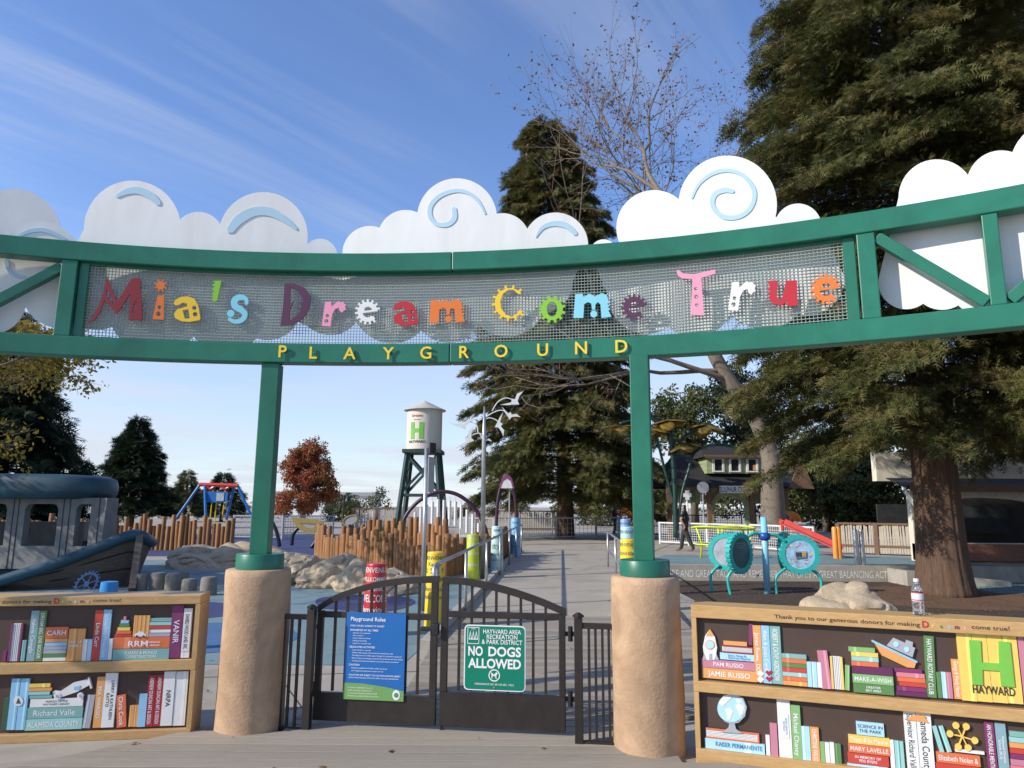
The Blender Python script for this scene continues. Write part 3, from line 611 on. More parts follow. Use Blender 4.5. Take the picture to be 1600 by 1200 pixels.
for z in (h/2-.035, -h/2+.022): mb = MB(); mb.lathe([(.008, 0), (.006, .004)], (0, 0, 0), 8); o = mb.build('bolt', STEEL, root); o.rotation_euler = (rad(90), 0, 0); o.location = (0, -.0055, z)
# ------------------------------------------------------------------ bookcases
OAKL = wood('bookcase oak front', (.40, .235, .085), (.58, .37, .16), (1.5, 9, 9), 5, .5, .12)
OAKV = wood('bookcase oak upright', (.40, .235, .085), (.58, .37, .16), (9, 9, 1.5), 5, .5, .12)
BACKM = mat('bookcase dark back', (.068, .040, .029), .55, var=.12)
BC = dict(red=(.52, .06, .04), drd=(.36, .02, .035), org=(.70, .33, .10), yel=(.80, .55, .12), teal=(.20, .40, .37), ltl=(.30, .55, .52), blu=(.27, .52, .72), lbl=(.40, .65, .78), grn=(.10, .22, .075), dgr=(.035, .10, .05), lgr=(.22, .42, .16), pur=(.20, .035, .12), dpu=(.12, .025, .09), mau=(.50, .20, .27), wht=(.72, .72, .70), gry=(.36, .38, .42), pnk=(.62, .20, .25), ore=(.66, .16, .06), gbl=(.22, .36, .40))
BM = {k: mat('book '+k, v, .5, var=.05, scale=9) for k, v in BC.items()}
TXW = WT; TXD = mat('dark print', (.03, .03, .035), .5)
class Case:
    def __init__(s, M, crop, L, label):
        s.M = M; s.crop = crop; a = M.col[0].to_3d(); s.root = thing('bookcase', M.translation, label, 'bookcase', 'donor bookcases beside the pillars', rz=math.atan2(a.y, a.x))
        s.PMb = PM
    def pl(s, pts, crop=None): return px_plane([(crop or s.crop)(*p) for p in pts], s.M)
    def slab(s, loops, d0, d1, m, name='book', parent=None):
        mb = MB(); mb.prism(loops, d0, d1, PM); return mb.build(name, m, parent or s.root)
    def book(s, x0, y0, x1, y1, c, txt=None, mode='v', tilt=0, tcol=None, crop=None, name='book', bold=.006, pages=False, d=.0, frac=.62):
        (al, _), (ar, _) = s.pl([(x0, (y0+y1)/2), (x1, (y0+y1)/2)], crop); (_, bt), (_, bb) = s.pl([((x0+x1)/2, y0), ((x0+x1)/2, y1)], crop)
        cx, cy = (al+ar)/2, (bt+bb)/2; hw, hh = (ar-al)/2-.0008, (bt-bb)/2-.0006; R = Matrix.Rotation(rad(-tilt), 2)
        rp = lambda a, b: tuple(Vector((cx, cy))+R @ Vector((a, b)))
        z0 = -.045; z1 = -.033+d+random.uniform(0, .004)
        if pages:
            o = s.slab([[rp(-hw, -hh), (rp(hw, -hh)), rp(hw, hh), rp(-hw, hh)]], z0, z1-.004, BM['wht'], name)
            if hw > hh: ed = [[(-hw, hh*.7), (hw, hh*.7), (hw, hh), (-hw, hh)], [(-hw, -hh), (hw, -hh), (hw, -hh*.7), (-hw, -hh*.7)], [(hw*.93, -hh*.7), (hw, -hh*.7), (hw, hh*.7), (hw*.93, hh*.7)]]
            else: ed = [[(-hw, -hh), (-hw*.66, -hh), (-hw*.66, hh), (-hw, hh)], [(hw*.66, -hh), (hw, -hh), (hw, hh), (hw*.66, hh)]]
            for e in ed: s.slab([[rp(*q) for q in e]], z0, z1, BM[c], 'cover', o)
            for k in range(5):
                t = -.55+k*.27; q = [(-hw*.95, hh*t), (hw*.9, hh*t), (hw*.9, hh*t+.0012), (-hw*.95, hh*t+.0012)] if hw > hh else [(hw*t, -hh*.97), (hw*t+.0012, -hh*.97), (hw*t+.0012, hh*.97), (hw*t, hh*.97)]
                s.slab([[rp(*p) for p in q]], z1-.004, z1-.003, TXD, 'page_line', o)
            return o
        o = s.slab([[rp(-hw, -hh), rp(hw, -hh), rp(hw, hh), rp(-hw, hh)]], z0, z1, BM[c], name)
        if min(hw, hh) > .012 and not txt and random.random() < .7:      # paler stripe along the spine
            k = random.choice((-.5, .45)); wv = .22
            q = [(hw*(k-wv), -hh), (hw*(k+wv), -hh), (hw*(k+wv), hh), (hw*(k-wv), hh)] if hh > hw else [(hw*(k-wv*.5), -hh), (hw*(k+wv*.5), -hh), (hw*(k+wv*.5), hh), (hw*(k-wv*.5), hh)]
            s.slab([[rp(*p) for p in q]], z1, z1+.0008, mat('spine stripe '+c, tuple(min(v*1.35+.03, .8) for v in BC[c]), .5), 'spine_band', o)
        if txt:
            rot = -tilt + (-90 if mode == 'v' else 0); ln = 2*(hh if mode == 'v' else hw)*.9; lines = txt.split('|'); th = 2*(hw if mode == 'v' else hh)*frac/len(lines)
            mb = MB()
            for i, t in enumerate(lines):
                offy = (len(lines)-1)/2-i; M4 = PM @ Matrix.Translation((cx, cy, z1+.0012)) @ Matrix.Rotation(rad(rot), 4, 'Z')
                vs, fs, W = text_geo(t, bold); hgt = th*.8
                add_text(mb, t, M4, h=min(hgt, ln*.25), cy=offy*th*1.12, bold=bold, maxw=ln)
            mb.build('lettering', tcol or TXW, o)
        return o
    def blob(s, pts, m, d=.0, name='toy', crop=None, holes=(), parent=None): return s.slab([s.pl(pts, crop)]+[s.pl(h_, crop) for h_ in holes], -.045, -.034+d, m, name, parent)
    def frame_(s, u0, u1, vT, rails, openings, dep):
        # rails: list of (v0,v1); uprights at ends
        for v0, v1 in rails:
            mb = MB(); mb.box(((u0+u1)/2, dep/2, (v0+v1)/2), (u1-u0, dep, v1-v0)); mb.build('shelf_board', OAKL, s.root, bevel=.004)
        for (ua, ub) in openings:
            for k in range(len(rails)-1):
                v0, v1 = rails[k][1], rails[k+1][0]; mb = MB(); mb.box(((ua+ub)/2, dep/2, (v0+v1)/2), (ub-ua, dep-.004, v1-v0)); mb.build('side_board', OAKV, s.root)
        mb = MB(); mb.box(((u0+u1)/2, .045+(dep-.05)/2, vT/2), (u1-u0-.02, dep-.055, vT-.02)); mb.build('back_panel', BACKM, s.root)
c4 = lambda x, y: (x/3.75, 880+y/3.75)
c5 = lambda x, y: (1060+x/4.286, 920+y/4.286)
c6 = lambda x, y: (1320+x/4.0, 900+y/4.0)
# left case
pR = G(297, 1152); pL = G(0, 1163); ML = frame(pR, pR-pL, (0, 0, 1))
case = Case(ML, c4, 2.4, 'wooden donor bookcase panel with a painted toy airplane on the lower shelf')
vv = lambda x, y: case.pl([(x, y)])[0][1]
ub = case.pl([(1118, 600)])[0][0]; u1 = 0.0; U0 = -2.4
vT = .955
case.frame_(U0, 0, vT, [(0, vv(700, 985)), (vv(900, 632), vv(900, 570)), (vv(700, 245), vT)], [(ub, 0), (U0, U0+.07)], .25)
b = case.book
for a in [(0, 520, 22, 580, 'pur'), (110, 455, 135, 580, 'teal'), (155, 282, 203, 580, 'gbl', 'Valerie Caveglia'), (203, 282, 247, 580, 'grn', 'DREAM BIG, LIVE BIGGER'), (252, 378, 386, 446, 'ore', 'CARH', 'h'),
    (250, 447, 384, 468, 'org'), (246, 469, 380, 490, 'blu'), (242, 491, 378, 512, 'gry'), (240, 513, 375, 535, 'gry'), (238, 536, 374, 557, 'grn'), (236, 558, 372, 579, 'wht'), (384, 388, 433, 578, 'org'), (433, 388, 482, 578, 'org'),
    (472, 450, 498, 578, 'wht'), (499, 450, 525, 578, 'lbl'), (534, 278, 583, 576, 'red', 'Linda Carr'), (584, 276, 632, 574, 'blu', 'The Forbes Family of Arroyo Grande'), (624, 446, 648, 572, 'wht'), (652, 436, 985, 505, 'ore'),
    (650, 507, 982, 572, 'teal', 'SUAREZ & MUNOZ|CONSTRUCTION', 'h'), (868, 325, 998, 346, 'teal'), (866, 348, 996, 368, 'ltl'), (864, 370, 994, 390, 'red'), (862, 392, 992, 412, 'wht'), (860, 414, 988, 434, 'gry'),
    (990, 250, 1058, 560, 'pur', 'VANIR'), (1060, 268, 1110, 560, 'wht'),
    (0, 795, 35, 985, 'dgr'), (38, 682, 91, 985, 'blu'), (93, 682, 146, 985, 'blu'), (145, 712, 282, 735, 'yel'), (145, 737, 290, 757, 'org'), (143, 759, 278, 779, 'ltl'), (155, 781, 290, 800, 'teal'),
    (135, 850, 472, 916, 'teal', 'Richard Valle', 'h'), (130, 918, 468, 985, 'ltl', 'ALAMEDA COUNTY', 'h'), (545, 672, 592, 972, 'org', 'MIA WARGO'), (745, 840, 773, 967, 'org'), (774, 840, 799, 967, 'org'), (800, 772, 848, 967, 'blu'),
    (849, 662, 895, 965, 'drd', 'ANDREW DUNCAN ART & DESIGN'), (896, 660, 940, 963, 'drd', 'ANDREW DUNCAN ART & DESIGN')]: b(*a)
b(38, 358, 112, 580, 'pur', pages=True); b(162, 800, 474, 849, 'wht', 'FRIENDS OF THE|HAYWARD LIBRARY', 'h', tcol=TXD); b(594, 648, 668, 970, 'wht', 'LARRY & KATHLEEN|RATTO', tcol=TXD, bold=.012)
b(672, 778, 728, 970, 'ore', 'Chris Cook', tilt=-6); b(484, 780, 530, 975, 'gry', tilt=4); b(942, 640, 1010, 960, 'wht', 'NRPA', tcol=TXD, bold=.012, frac=.5); b(1012, 640, 1085, 960, 'wht')
b(1062, 290, 1108, 520, 'wht', 'DANIELS WOOD LAND, INC.', tcol=TXD, d=.002, bold=.012, name='book_label')
def shelf_text(items):
    for s, xa, xb, y, h, col, crop in items:
        (a0, _), (a1, bq) = case.pl([(xa, y), (xb, y)], crop); k = MB()
        add_text(k, s, PM @ Matrix.Translation((0, 0, -.0265)), w_=a1-a0, h=h, cx=(a0+a1)/2, cy=bq, bold=.012); k.build('lettering', col, case.root)
shelf_text([('RRM', 742, 858, 474, .038, TXW, None), ('DESIGN', 864, 928, 466, .011, TXW, None), ('GROUP', 864, 926, 484, .011, TXW, None), ('THE  LE', 392, 470, 464, .015, TXW, None), ('FAMILY', 394, 470, 487, .015, TXW, None)])
for a in [(660, 420, 762, 436, 'red'), (670, 402, 758, 419, 'ore'), (678, 380, 752, 400, 'yel'), (688, 358, 748, 378, 'grn'), (697, 338, 745, 357, 'blu'), (714, 316, 730, 338, 'pnk')]: b(*a, name='toy_ring')
for k in range(4): b(772+k*24, 310, 795+k*24, 436, 'org')
WH = BM['wht']; DK = mat('toy dark', (.05, .06, .08), .5)
car = case.blob([(778, 434), (780, 418), (795, 414), (806, 405), (828, 405), (838, 416), (846, 420), (846, 434)], WH, .006, 'toy_car')
for x in (793, 832): case.blob(cc(lambda a, b_: (a, b_), x, 433, 7, 10), DK, .009, 'wheel', parent=car)
pln = case.blob([(296, 762), (310, 752), (340, 758), (420, 705), (500, 685), (520, 700), (510, 722), (440, 760), (340, 795), (310, 790)], WH, .006, 'toy_airplane')
case.blob([(300, 760), (335, 775), (320, 792), (298, 782)], BM['gbl'], .008, 'tail', parent=pln)
for x, y, r in ((325, 785, 20), (460, 782, 18)):
    wh = case.blob(cc(lambda a, b_: (a, b_), x, y, r, 14), WH, .011, 'wheel', parent=pln)
    case.blob(cc(lambda a, b_: (a, b_), x, y, r*.45, 10), BM['gry'], .013, 'wheel', parent=pln)
case.blob([(505, 672), (514, 675), (530, 738), (520, 740)], WH, .012, 'propeller', parent=pln); case.blob([(420, 745), (425, 728), (460, 722), (455, 745)], BM['blu'], .009, 'wing_mark', parent=pln)
case.blob(cc(lambda a, b_: (a, b_), 95, 815, 28, 18), WH, .008, 'emblem'); case.blob([(82, 828), (95, 795), (108, 828)], BM['dgr'], .010, 'emblem')
def header(y, segs, crop=None):
    mb = MB()
    cols = [(.50, .02, .03), (.80, .62, .15), (.12, .30, .10), (.35, .50, .75), (.14, .03, .09), (.80, .40, .40)]
    for s, xa, xb, ya, yb in segs[:]:
        (a0, b0), (a1, b1) = px_plane([(xa, ya), (xb, yb)], case.M); M4 = PM @ Matrix.Translation((0, 0, .0022)) @ Matrix.Rotation(math.atan2(b1-b0, a1-a0)*0, 4, 'Z')
        if s == 'Dreams':
            for i, ch in enumerate(s):
                k = MB(); t = (i+.5)/6; add_text(k, ch, M4, h=.036 if i == 0 else .024, cx=a0+(a1-a0)*t, cy=b0+(b1-b0)*t-(0 if i == 0 else .004), bold=.03); k.build('letter', mat('header letter %d' % i, cols[i], .5), case.root)
        else: add_text(mb, s, M4, w_=a1-a0, h=.023, cx=(a0+a1)/2, cy=(b0+b1)/2, bold=.003)
    mb.build('lettering', TXD, case.root)
header(0, [('Thank you to our generous', -118, -4, 945, 940), ('donors for making', 3, 81, 941, 939), ('Dreams', 84, 143, 939, 938), ('come true!', 146, 189, 938, 937)])
# right case
p0 = G(1088, 1194); pq = G(1600, 973, .97); MR = frame(p0, Vector((pq.x-1.165, pq.y-4.82, 0)), (0, 0, 1))
case = Case(MR, c5, 2.4, 'wooden donor bookcase panel with painted globe, rocket and steamship')
b = case.book; vv = lambda x, y, c=None: case.pl([(x, y)], c)[0][1]
ub = case.pl([(132, 600)])[0][0]; U1 = 2.4
case.frame_(0, U1, .97, [(0, .095), (vv(600, 735), vv(600, 660)), (vv(600, 222), .97)], [(0, ub), (U1-.07, U1)], .22)
for a in [(152, 488, 515, 545, 'mau', 'PAM RUSSO', 'h'), (155, 547, 520, 618, 'org', 'JAMIE RUSSO', 'h'), (275, 441, 512, 487, 'lbl'), (298, 358, 458, 386, 'org'), (503, 250, 559, 632, 'org', 'James Rowe, DDS'), (560, 252, 616, 640, 'blu', 'Alan & Joan Cardello'), (618, 256, 690, 645, 'teal', 'ROBERT & CATHY AGRONOW'),
    (690, 443, 858, 474, 'teal'), (692, 475, 858, 505, 'ore'), (693, 506, 860, 535, 'grn'), (695, 536, 860, 566, 'red'), (697, 567, 862, 596, 'ltl'), (698, 597, 864, 626, 'ore'), (700, 627, 866, 657, 'org'), (863, 495, 895, 665, 'lbl'), (896, 497, 930, 668, 'lbl'), (931, 500, 962, 670, 'wht'),
    (585, 990, 614, 1155, 'wht'), (615, 910, 665, 1162, 'mau'), (667, 742, 757, 1175, 'wht'), (760, 790, 825, 1185, 'lgr', 'Michael Chaney'), (827, 932, 886, 1193, 'lbl'), (888, 938, 948, 1202, 'org', 'CHRISTINE WILSON'), (953, 1035, 984, 1205, 'lgr'), (985, 1040, 1017, 1210, 'wht'), (1018, 1040, 1050, 1213, 'wht'), (1052, 1048, 1095, 1218, 'grn'),
    (175, 1030, 578, 1120, 'lbl')]: b(*a)
b(290, 388, 500, 438, 'drd', pages=True); b(945, 420, 1015, 678, 'mau', tilt=-4); b(1022, 460, 1108, 682, 'yel', pages=True); b(1118, 518, 1150, 688, 'lgr', tilt=4); b(468, 238, 496, 385, 'pur', tilt=4); b(180, 958, 540, 1028, 'ore', pages=True)
BT = mat('blue print', (.06, .25, .45), .5)
shelf_text([('Beth, Dave &', 330, 450, 458, .012, BT, None), ('Brennan Baptist', 332, 478, 476, .012, BT, None), ('KAISER PERMANENTE', 248, 560, 1082, .026, BT, None), ('EDEN HEALTH', 0, 0, 0, 0, BT, None)][:3])
b(690, 850, 740, 1010, 'wht', 'EDEN HEALTH|DISTRICT', tcol=BT, d=.002, name='book_label')
for x0, y0 in ((606, 572), (608, 612)): case.blob([(x0-26, y0-8), (x0-14, y0-20), (x0, y0-10), (x0+14, y0-20), (x0+26, y0-8), (x0, y0+20)], BM['drd'], .006, 'heart')
for y0 in (575, 613): case.blob([(525, y0), (548, y0-24), (574, y0), (550, y0+24)], WH, .006, 'diamond')
rk = case.blob([(208, 275), (240, 325), (256, 400), (248, 455), (235, 482), (185, 482), (168, 450), (160, 395), (175, 320)], WH, .004, 'toy_rocket')
case.blob([(208, 275), (238, 322), (180, 322)], BM['org'], .006, 'nose_cone', parent=rk); case.blob(cc(lambda a, b_: (a, b_), 209, 380, 33, 18), BM['org'], .006, 'porthole', parent=rk); case.blob(cc(lambda a, b_: (a, b_), 209, 380, 27, 18), BM['lbl'], .008, 'porthole', parent=rk)
for q in ([(168, 440), (158, 478), (182, 482)], [(250, 440), (268, 480), (238, 482)], [(204, 440), (220, 440), (222, 486), (203, 486)]): case.blob(q, BM['gry'], .007, 'fin', parent=rk)
gl = case.blob(cc(lambda a, b_: (a, b_), 352, 808, 94, 36), BM['lbl'], .004, 'globe')
for q in ([(270, 770), (300, 722), (345, 715), (352, 740), (325, 765), (300, 790), (285, 790)], [(310, 815), (345, 805), (365, 830), (345, 880), (328, 892), (322, 850)], [(380, 790), (410, 775), (438, 800), (432, 840), (412, 860), (395, 825)], [(385, 750), (405, 745), (425, 768), (395, 775)]): case.blob(q, WH, .006, 'continent', parent=gl)
case.blob(ribbon([(390, 718), (430, 745), (452, 800), (440, 860), (400, 900), (350, 910), (305, 890)], 9), BM['gry'], .008, 'globe_arm', parent=gl); case.blob([(340, 905), (372, 905), (385, 950), (428, 978), (290, 968), (330, 945)], BM['gry'], .006, 'globe_stand', parent=gl)
C6 = dict(crop=c6)
for a in [(25, 452, 192, 482, 'lgr'), (42, 483, 212, 511, 'yel'), (45, 512, 215, 541, 'ltl'), (45, 542, 215, 571, 'ore'), (48, 573, 305, 624, 'dpu'), (52, 626, 308, 684, 'lgr', 'MAKE-A-WISH', 'h'), (58, 686, 312, 745, 'grn', 'GREATER|BAY AREA', 'h'), (315, 585, 488, 611, 'pur'), (328, 613, 505, 642, 'pnk'), (335, 643, 510, 671, 'ore'), (345, 672, 518, 700, 'red'), (330, 701, 515, 730, 'pur'), (325, 731, 520, 760, 'dpu'),
    (583, 608, 611, 770, 'grn'), (613, 608, 645, 772, 'lbl'), (646, 610, 680, 775, 'mau'), (682, 528, 740, 778, 'org', 'George & Wendy Hensler'), (25, 1012, 285, 1066, 'yel', 'Trent & Jo Moore', 'h'), (25, 1068, 290, 1124, 'ore', 'MARY LAVELLE', 'h'), (22, 1126, 280, 1192, 'red', 'IN MEMORY OF|PEG BYERS', 'h'), (20, 1194, 275, 1235, 'lbl'),
    (288, 1035, 317, 1235, 'wht'), (319, 1040, 350, 1238, 'ltl'), (352, 1045, 378, 1240, 'ltl'), (580, 1122, 855, 1190, 'ore', 'Elizabeth Nolan &', 'h'), (578, 1192, 852, 1255, 'red'), (698, 1100, 882, 1120, 'wht'), (894, 922, 955, 1262, 'pur', 'AN HONORABLE MENTION'), (962, 928, 1030, 1268, 'gbl', 'Redwood Christian|Schools (RCS)'), (1110, 372, 1150, 800, 'mau'), (1150, 420, 1210, 803, 'teal'), (1215, 400, 1275, 806, 'org'),
    (1040, 985, 1180, 1020, 'teal'), (1040, 1022, 1180, 1055, 'ltl'), (1042, 1057, 1182, 1090, 'org'), (1044, 1092, 1184, 1125, 'red'), (1046, 1127, 1186, 1160, 'pur'), (1048, 1162, 1190, 1200, 'mau'), (1050, 1202, 1192, 1270, 'pnk'), (1200, 960, 1260, 1275, 'blu'), (1265, 1000, 1330, 1278, 'grn')]: b(*a, **C6)
b(384, 850, 462, 1245, 'wht', 'Supervisor Richard Valle', tcol=TXD, **C6); b(464, 858, 558, 1250, 'wht', 'Alameda County', tcol=TXD, **C6); b(508, 380, 572, 768, 'grn', 'HAYWARD ROTARY CLUB', tilt=2, **C6)
b(75, 925, 250, 1010, 'lbl', 'SCIENCE IN|THE PARK', 'h', tcol=TXD, **C6); b(575, 948, 605, 1112, 'ltl', tilt=-12, **C6); b(618, 948, 650, 1112, 'ltl', tilt=-14, **C6)
for k in range(4): b(722+k*96, 364+k*5, 817+k*96, 788+k*6, 'yel', crop=c6)
HG = mat('emblem H green', (.16, .45, .06), .45, var=.2, scale=2)
case.blob([(782, 405), (855, 408), (862, 545), (972, 552), (968, 412), (1040, 418), (1070, 700), (985, 694), (976, 600), (866, 592), (870, 688), (805, 684)], HG, .012, 'emblem', c6)
shelf_text([('HAYWARD', 808, 1073, 733, .044, TXD, c6)])
sb = case.blob([(185, 420), (452, 545), (440, 582), (395, 578), (235, 502)], BM['org'], .004, 'toy_steamship', c6)
case.blob(ribbon([(175, 411), (455, 544)], 12), BM['blu'], .007, 'deck_line', c6, parent=sb); case.blob([(268, 442), (310, 392), (385, 425), (390, 405), (432, 420), (428, 448), (445, 455), (428, 515)], BM['gry'], .004, 'cabin', c6, parent=sb)
for x, y in ((325, 432), (392, 465)): case.blob(cc(lambda a, b_: (a, b_), x, y, 17, 14), BM['lbl'], .007, 'porthole', c6, parent=sb)
case.blob([(392, 912), (415, 885), (450, 878), (500, 880), (532, 930), (480, 918), (440, 912)], BM['org'], .009, 'umbrella', c6)
mo = case.blob(cc(lambda a, b_: (a, b_), 742, 1015, 9, 10), BM['yel'], .004, 'molecule_model', c6)
for x, y in ((703, 945), (768, 952), (665, 997), (822, 1040), (718, 1080), (780, 1085)):
    case.blob(cc(lambda a, b_: (a, b_), x, y, 21, 14), BM['yel'], .006, 'molecule_ball', c6, parent=mo); case.blob(ribbon([(742, 1015), (x, y)], 7), BM['yel'], .003, 'molecule_rod', c6, parent=mo)
header(0, [('Thank you to our generous donors for making', 1210, 1437, 964, 974.5), ('Dreams', 1440, 1514, 975, 979.5), ('come true!', 1518, 1577, 979.5, 982)])
# water bottle on the bookcase top
PET = bpy.data.materials.new('clear bottle'); PET.use_nodes = True; pb = PET.node_tree.nodes['Principled BSDF']; pb.inputs['Transmission Weight'].default_value = .95; pb.inputs['Roughness'].default_value = .08; pb.inputs['IOR'].default_value = 1.2; pb.inputs['Base Color'].default_value = (.93, .96, .98, 1)
bp = G(1436, 961, .97); bt_ = thing('water_bottle', (bp.x, bp.y, .97), 'clear plastic water bottle with red striped label standing on the bookcase', 'bottle')
mb = MB(); mb.lathe([(.026, 0), (.032, .006), (.032, .03), (.030, .036), (.032, .042), (.030, .05), (.032, .058), (.032, .075), (.031, .08), (.032, .135), (.030, .15), (.020, .175), (.013, .188), (.013, .196)], n=24); mb.build('bottle_body', PET, bt_, 'all')
mb = MB(); mb.lathe([(.0325, .082), (.0328, .083), (.0328, .133), (.0325, .134)], n=24); mb.build('label_band', mat('bottle label', (.62, .68, .68), .4), bt_, 'auto')
for z in (.086, .128): mb = MB(); mb.lathe([(.0333, z), (.0333, z+.006)], n=24); mb.build('label_stripe', mat('label red', (.6, .03, .06), .4), bt_)
mb = MB(); mb.lathe([(.0145, .194), (.0145, .210), (.013, .212)], n=16); mb.build('cap', WHITEP, bt_, 'auto')
# ------------------------------------------------------------------ boulders
from mathutils import noise as mnoise
ROCK = ground_mat('tan rock', (.30, .225, .14), (.60, .48, .33), 2.2, 40, .9, .8)
def boulder(loc, size, label, seed, rz=0.0, sub=5):
    bm = bmesh.new(); bmesh.ops.create_icosphere(bm, subdivisions=sub, radius=1.0); rnd = random.Random(seed)
    ph = [(Vector((rnd.uniform(-1, 1), rnd.uniform(-1, 1), rnd.uniform(-1, 1))).normalized(), rnd.uniform(.55, .95)) for _ in range(16)]
    for v in bm.verts:
        d = v.co.normalized(); r = 1.0
        for n_, k in ph:
            t = d.dot(n_)
            if t > 0: r = min(r, k/max(t, 1e-3))
        r *= 1+.065*mnoise.fractal(d*2.2+Vector((seed, 0, 0)), .9, 2.1, 5)-.10*max(0, .14-abs(mnoise.noise(d*1.8+Vector((0, seed, 0)))))/.14
        v.co = Vector((d.x*r*size[0], d.y*r*size[1], max(d.z*r, -.35)*size[2]))
    me = bpy.data.meshes.new('boulder'); bm.to_mesh(me); bm.free(); me.materials.append(ROCK); me.polygons.foreach_set('use_smooth', [True]*len(me.polygons)); me.set_sharp_from_angle(angle=rad(28))
    o = bpy.data.objects.new('boulder', me); COL.objects.link(o); o.location = loc; o.rotation_euler = (0, 0, rz); tag(o, label, 'rock'); return o
boulder((5.75, 12.3, -.25), (1.0, .75, .62), 'large tan boulder in the mulch behind the globe bookcase', 3, .3)
boulder((5.1, 12.1, -.3), (.45, .4, .34), 'small tan boulder beside the large one in the mulch', 8)
for px, py, sx, sy, sz, lab, sd in ((452, 905, 1.0, .8, .62, 'pale tan boulder at the foot of the log wall beside the arch post', 11), (505, 912, .9, .8, .66, 'tan boulder with a cleft below the sunlit logs', 12), (556, 920, .9, .7, .5, 'low tan boulder next to the red welcome bollard', 15), (612, 925, .8, .6, .36, 'flat tan boulder between red and yellow welcome bollards', 17)):
    p = G(px, py+6); boulder((p.x, p.y+.5, .1), (sx, sy, sz), lab, sd, sd)
for px, sx, sz, lab, sd in ((245, 1.5, .52, 'grey shaded boulder beside the boat bow', 21), (300, 1.5, .55, 'long grey boulder below the shaded log wall', 22), (360, 1.3, .5, 'grey boulder just left behind the stucco pillar', 25)):
    p = G(px, 900); boulder((p.x, p.y+2.6, .1), (sx, 1.0, sz), lab.replace('left ', ''), sd, sd)
# ------------------------------------------------------------------ log walls
LOGM = wood('peeled log', (.17, .068, .022), (.42, .20, .068), (9, 9, 1.2), 3, .7, .4, rnd=.35)
def log_wall(path, label, dia, hmin, hmax, seed, z0=0.0):
    rnd = random.Random(seed); pts = [Vector((*p, 0)) for p in path]; root = thing('log_wall', pts[0], label, 'log wall', 'upright log walls round the play beds')
    meshes = []
    for k in range(5):
        mb = MB(); r = dia/2; mb.lathe([(r, 0), (r*.98, .5), (r*.95, .97), (r*.86, 1.0)], n=10); o = mb.build('log', LOGM, root, 'auto'); meshes.append(o.data); bpy.data.objects.remove(o)
    for i in range(len(pts)-1):
        d = pts[i+1]-pts[i]; n_ = max(1, int(d.length/(dia*.9)))
        for k in range(n_):
            q = pts[i]+d*(k/n_)-pts[0]; h = rnd.uniform(hmin, hmax); o = bpy.data.objects.new('log', meshes[rnd.randrange(5)]); COL.objects.link(o); o.parent = root
            s = rnd.uniform(.85, 1.12); o.location = (q.x+rnd.uniform(-.02, .02), q.y+rnd.uniform(-.03, .03), z0); o.scale = (s, s, h-z0); o.rotation_euler = (rnd.uniform(-.02, .02), rnd.uniform(-.02, .02), rnd.uniform(0, 6))
    return root
log_wall([(-5.75, 21.6), (-4.6, 19.9), (-3.2, 18.0), (-2.2, 17.0), (-1.55, 16.5)], 'sunlit upright log wall behind the tan boulders', .15, .66, 1.04, 4)
log_wall([(-1.5, 16.6), (-.75, 18.3), (-.35, 21.5), (-.1, 24.0)], 'upright log wall running beside the walkway handrail', .15, .65, .98, 5)
log_wall([(-4.4, 21.5), (-3.0, 20.0), (-1.6, 19.2)], 'inner upright log wall among the grass clumps', .16, .8, 1.3, 9)
log_wall([(-20.0, 25.4), (-14.1, 25.3), (-9.7, 25.6)], 'shaded upright log wall behind the boat', .17, .8, 1.25, 6)
# stump bollards by the boat
STUMP = wood('grey weathered stump', (.13, .11, .09), (.28, .25, .21), (7, 7, 1.5), 4, .85, .5)
for i, (x0, x1, yt, yb, lab) in enumerate(((209, 228, 894, 922, 'stump touching the boat bow'), (235, 258, 892, 921, 'second stump out from the boat bow'), (258, 281, 893, 922, 'stump in the tight pair farther from the boat'), (278, 293, 891, 915, 'stump set back behind the tight pair'), (284, 306, 901, 926, 'shortest stump of the row by the boat'), (313, 337, 898, 930, 'stump nearest the stucco pillar'))):
    p = G((x0+x1)/2, yb); r = (x1-x0)/2/F*p.y; h = CAMH-(yt-789.5)/F*p.y
    mb = MB(); mb.lathe([(r*1.02, 0), (r, h*.5), (r*.97, h*.9), (r*.8, h)], n=14); o = mb.build('wood_stump', STUMP, None, 'auto'); o.location = p; tag(o, 'weathered grey wooden '+lab, 'stump', 'wooden stumps beside the boat')
# ------------------------------------------------------------------ play boat
HULL = wood('boat hull concrete wood', (.075, .055, .045), (.16, .125, .10), (1, 1, 9), 3, .8, .3); CABG = mat('boat cabin grey', (.19, .19, .185), .8, var=.2, bmp=.2, bscale=20); BOATB = mat('boat blue', (.016, .058, .085), .5, var=.3, scale=2)
bow = G(212, 925); boat = thing('play_boat', (bow.x-2.2, bow.y+1.5, 0), 'concrete play boat with thick blue cabin roof and blue gunwale', 'boat'); BO = boat.location.copy()
g0 = D(222, 838, 14.3); gun = [D(-260, 990, 12.6), D(-120, 948, 13.0), D(0, 908, 13.4), D(90, 880, 13.7), D(165, 851, 14.0), D(205, 836, 14.2), g0]
gun[0].z = .15; far_ = [g0, Vector((-8.0, 16.2, .75)), Vector((-9.2, 17.6, .6)), Vector((-13.5, 18.6, .55))]
mb = MB(); o0 = 0; N_ = len(gun)
st = Vector((bow.x, bow.y, 0))
for i, p in enumerate(gun): t = i/(N_-1); mb.v.append((p.x, p.y, p.z)); mb.v.append((p.x-.25*t, p.y+.25, -.02))
for i in range(N_-1): mb.f.append((2*i, 2*i+1, 2*i+3, 2*i+2))
k = len(mb.v)
for p in far_: mb.v.append((p.x, p.y, p.z)); mb.v.append((p.x-.2, p.y-.1, -.02))
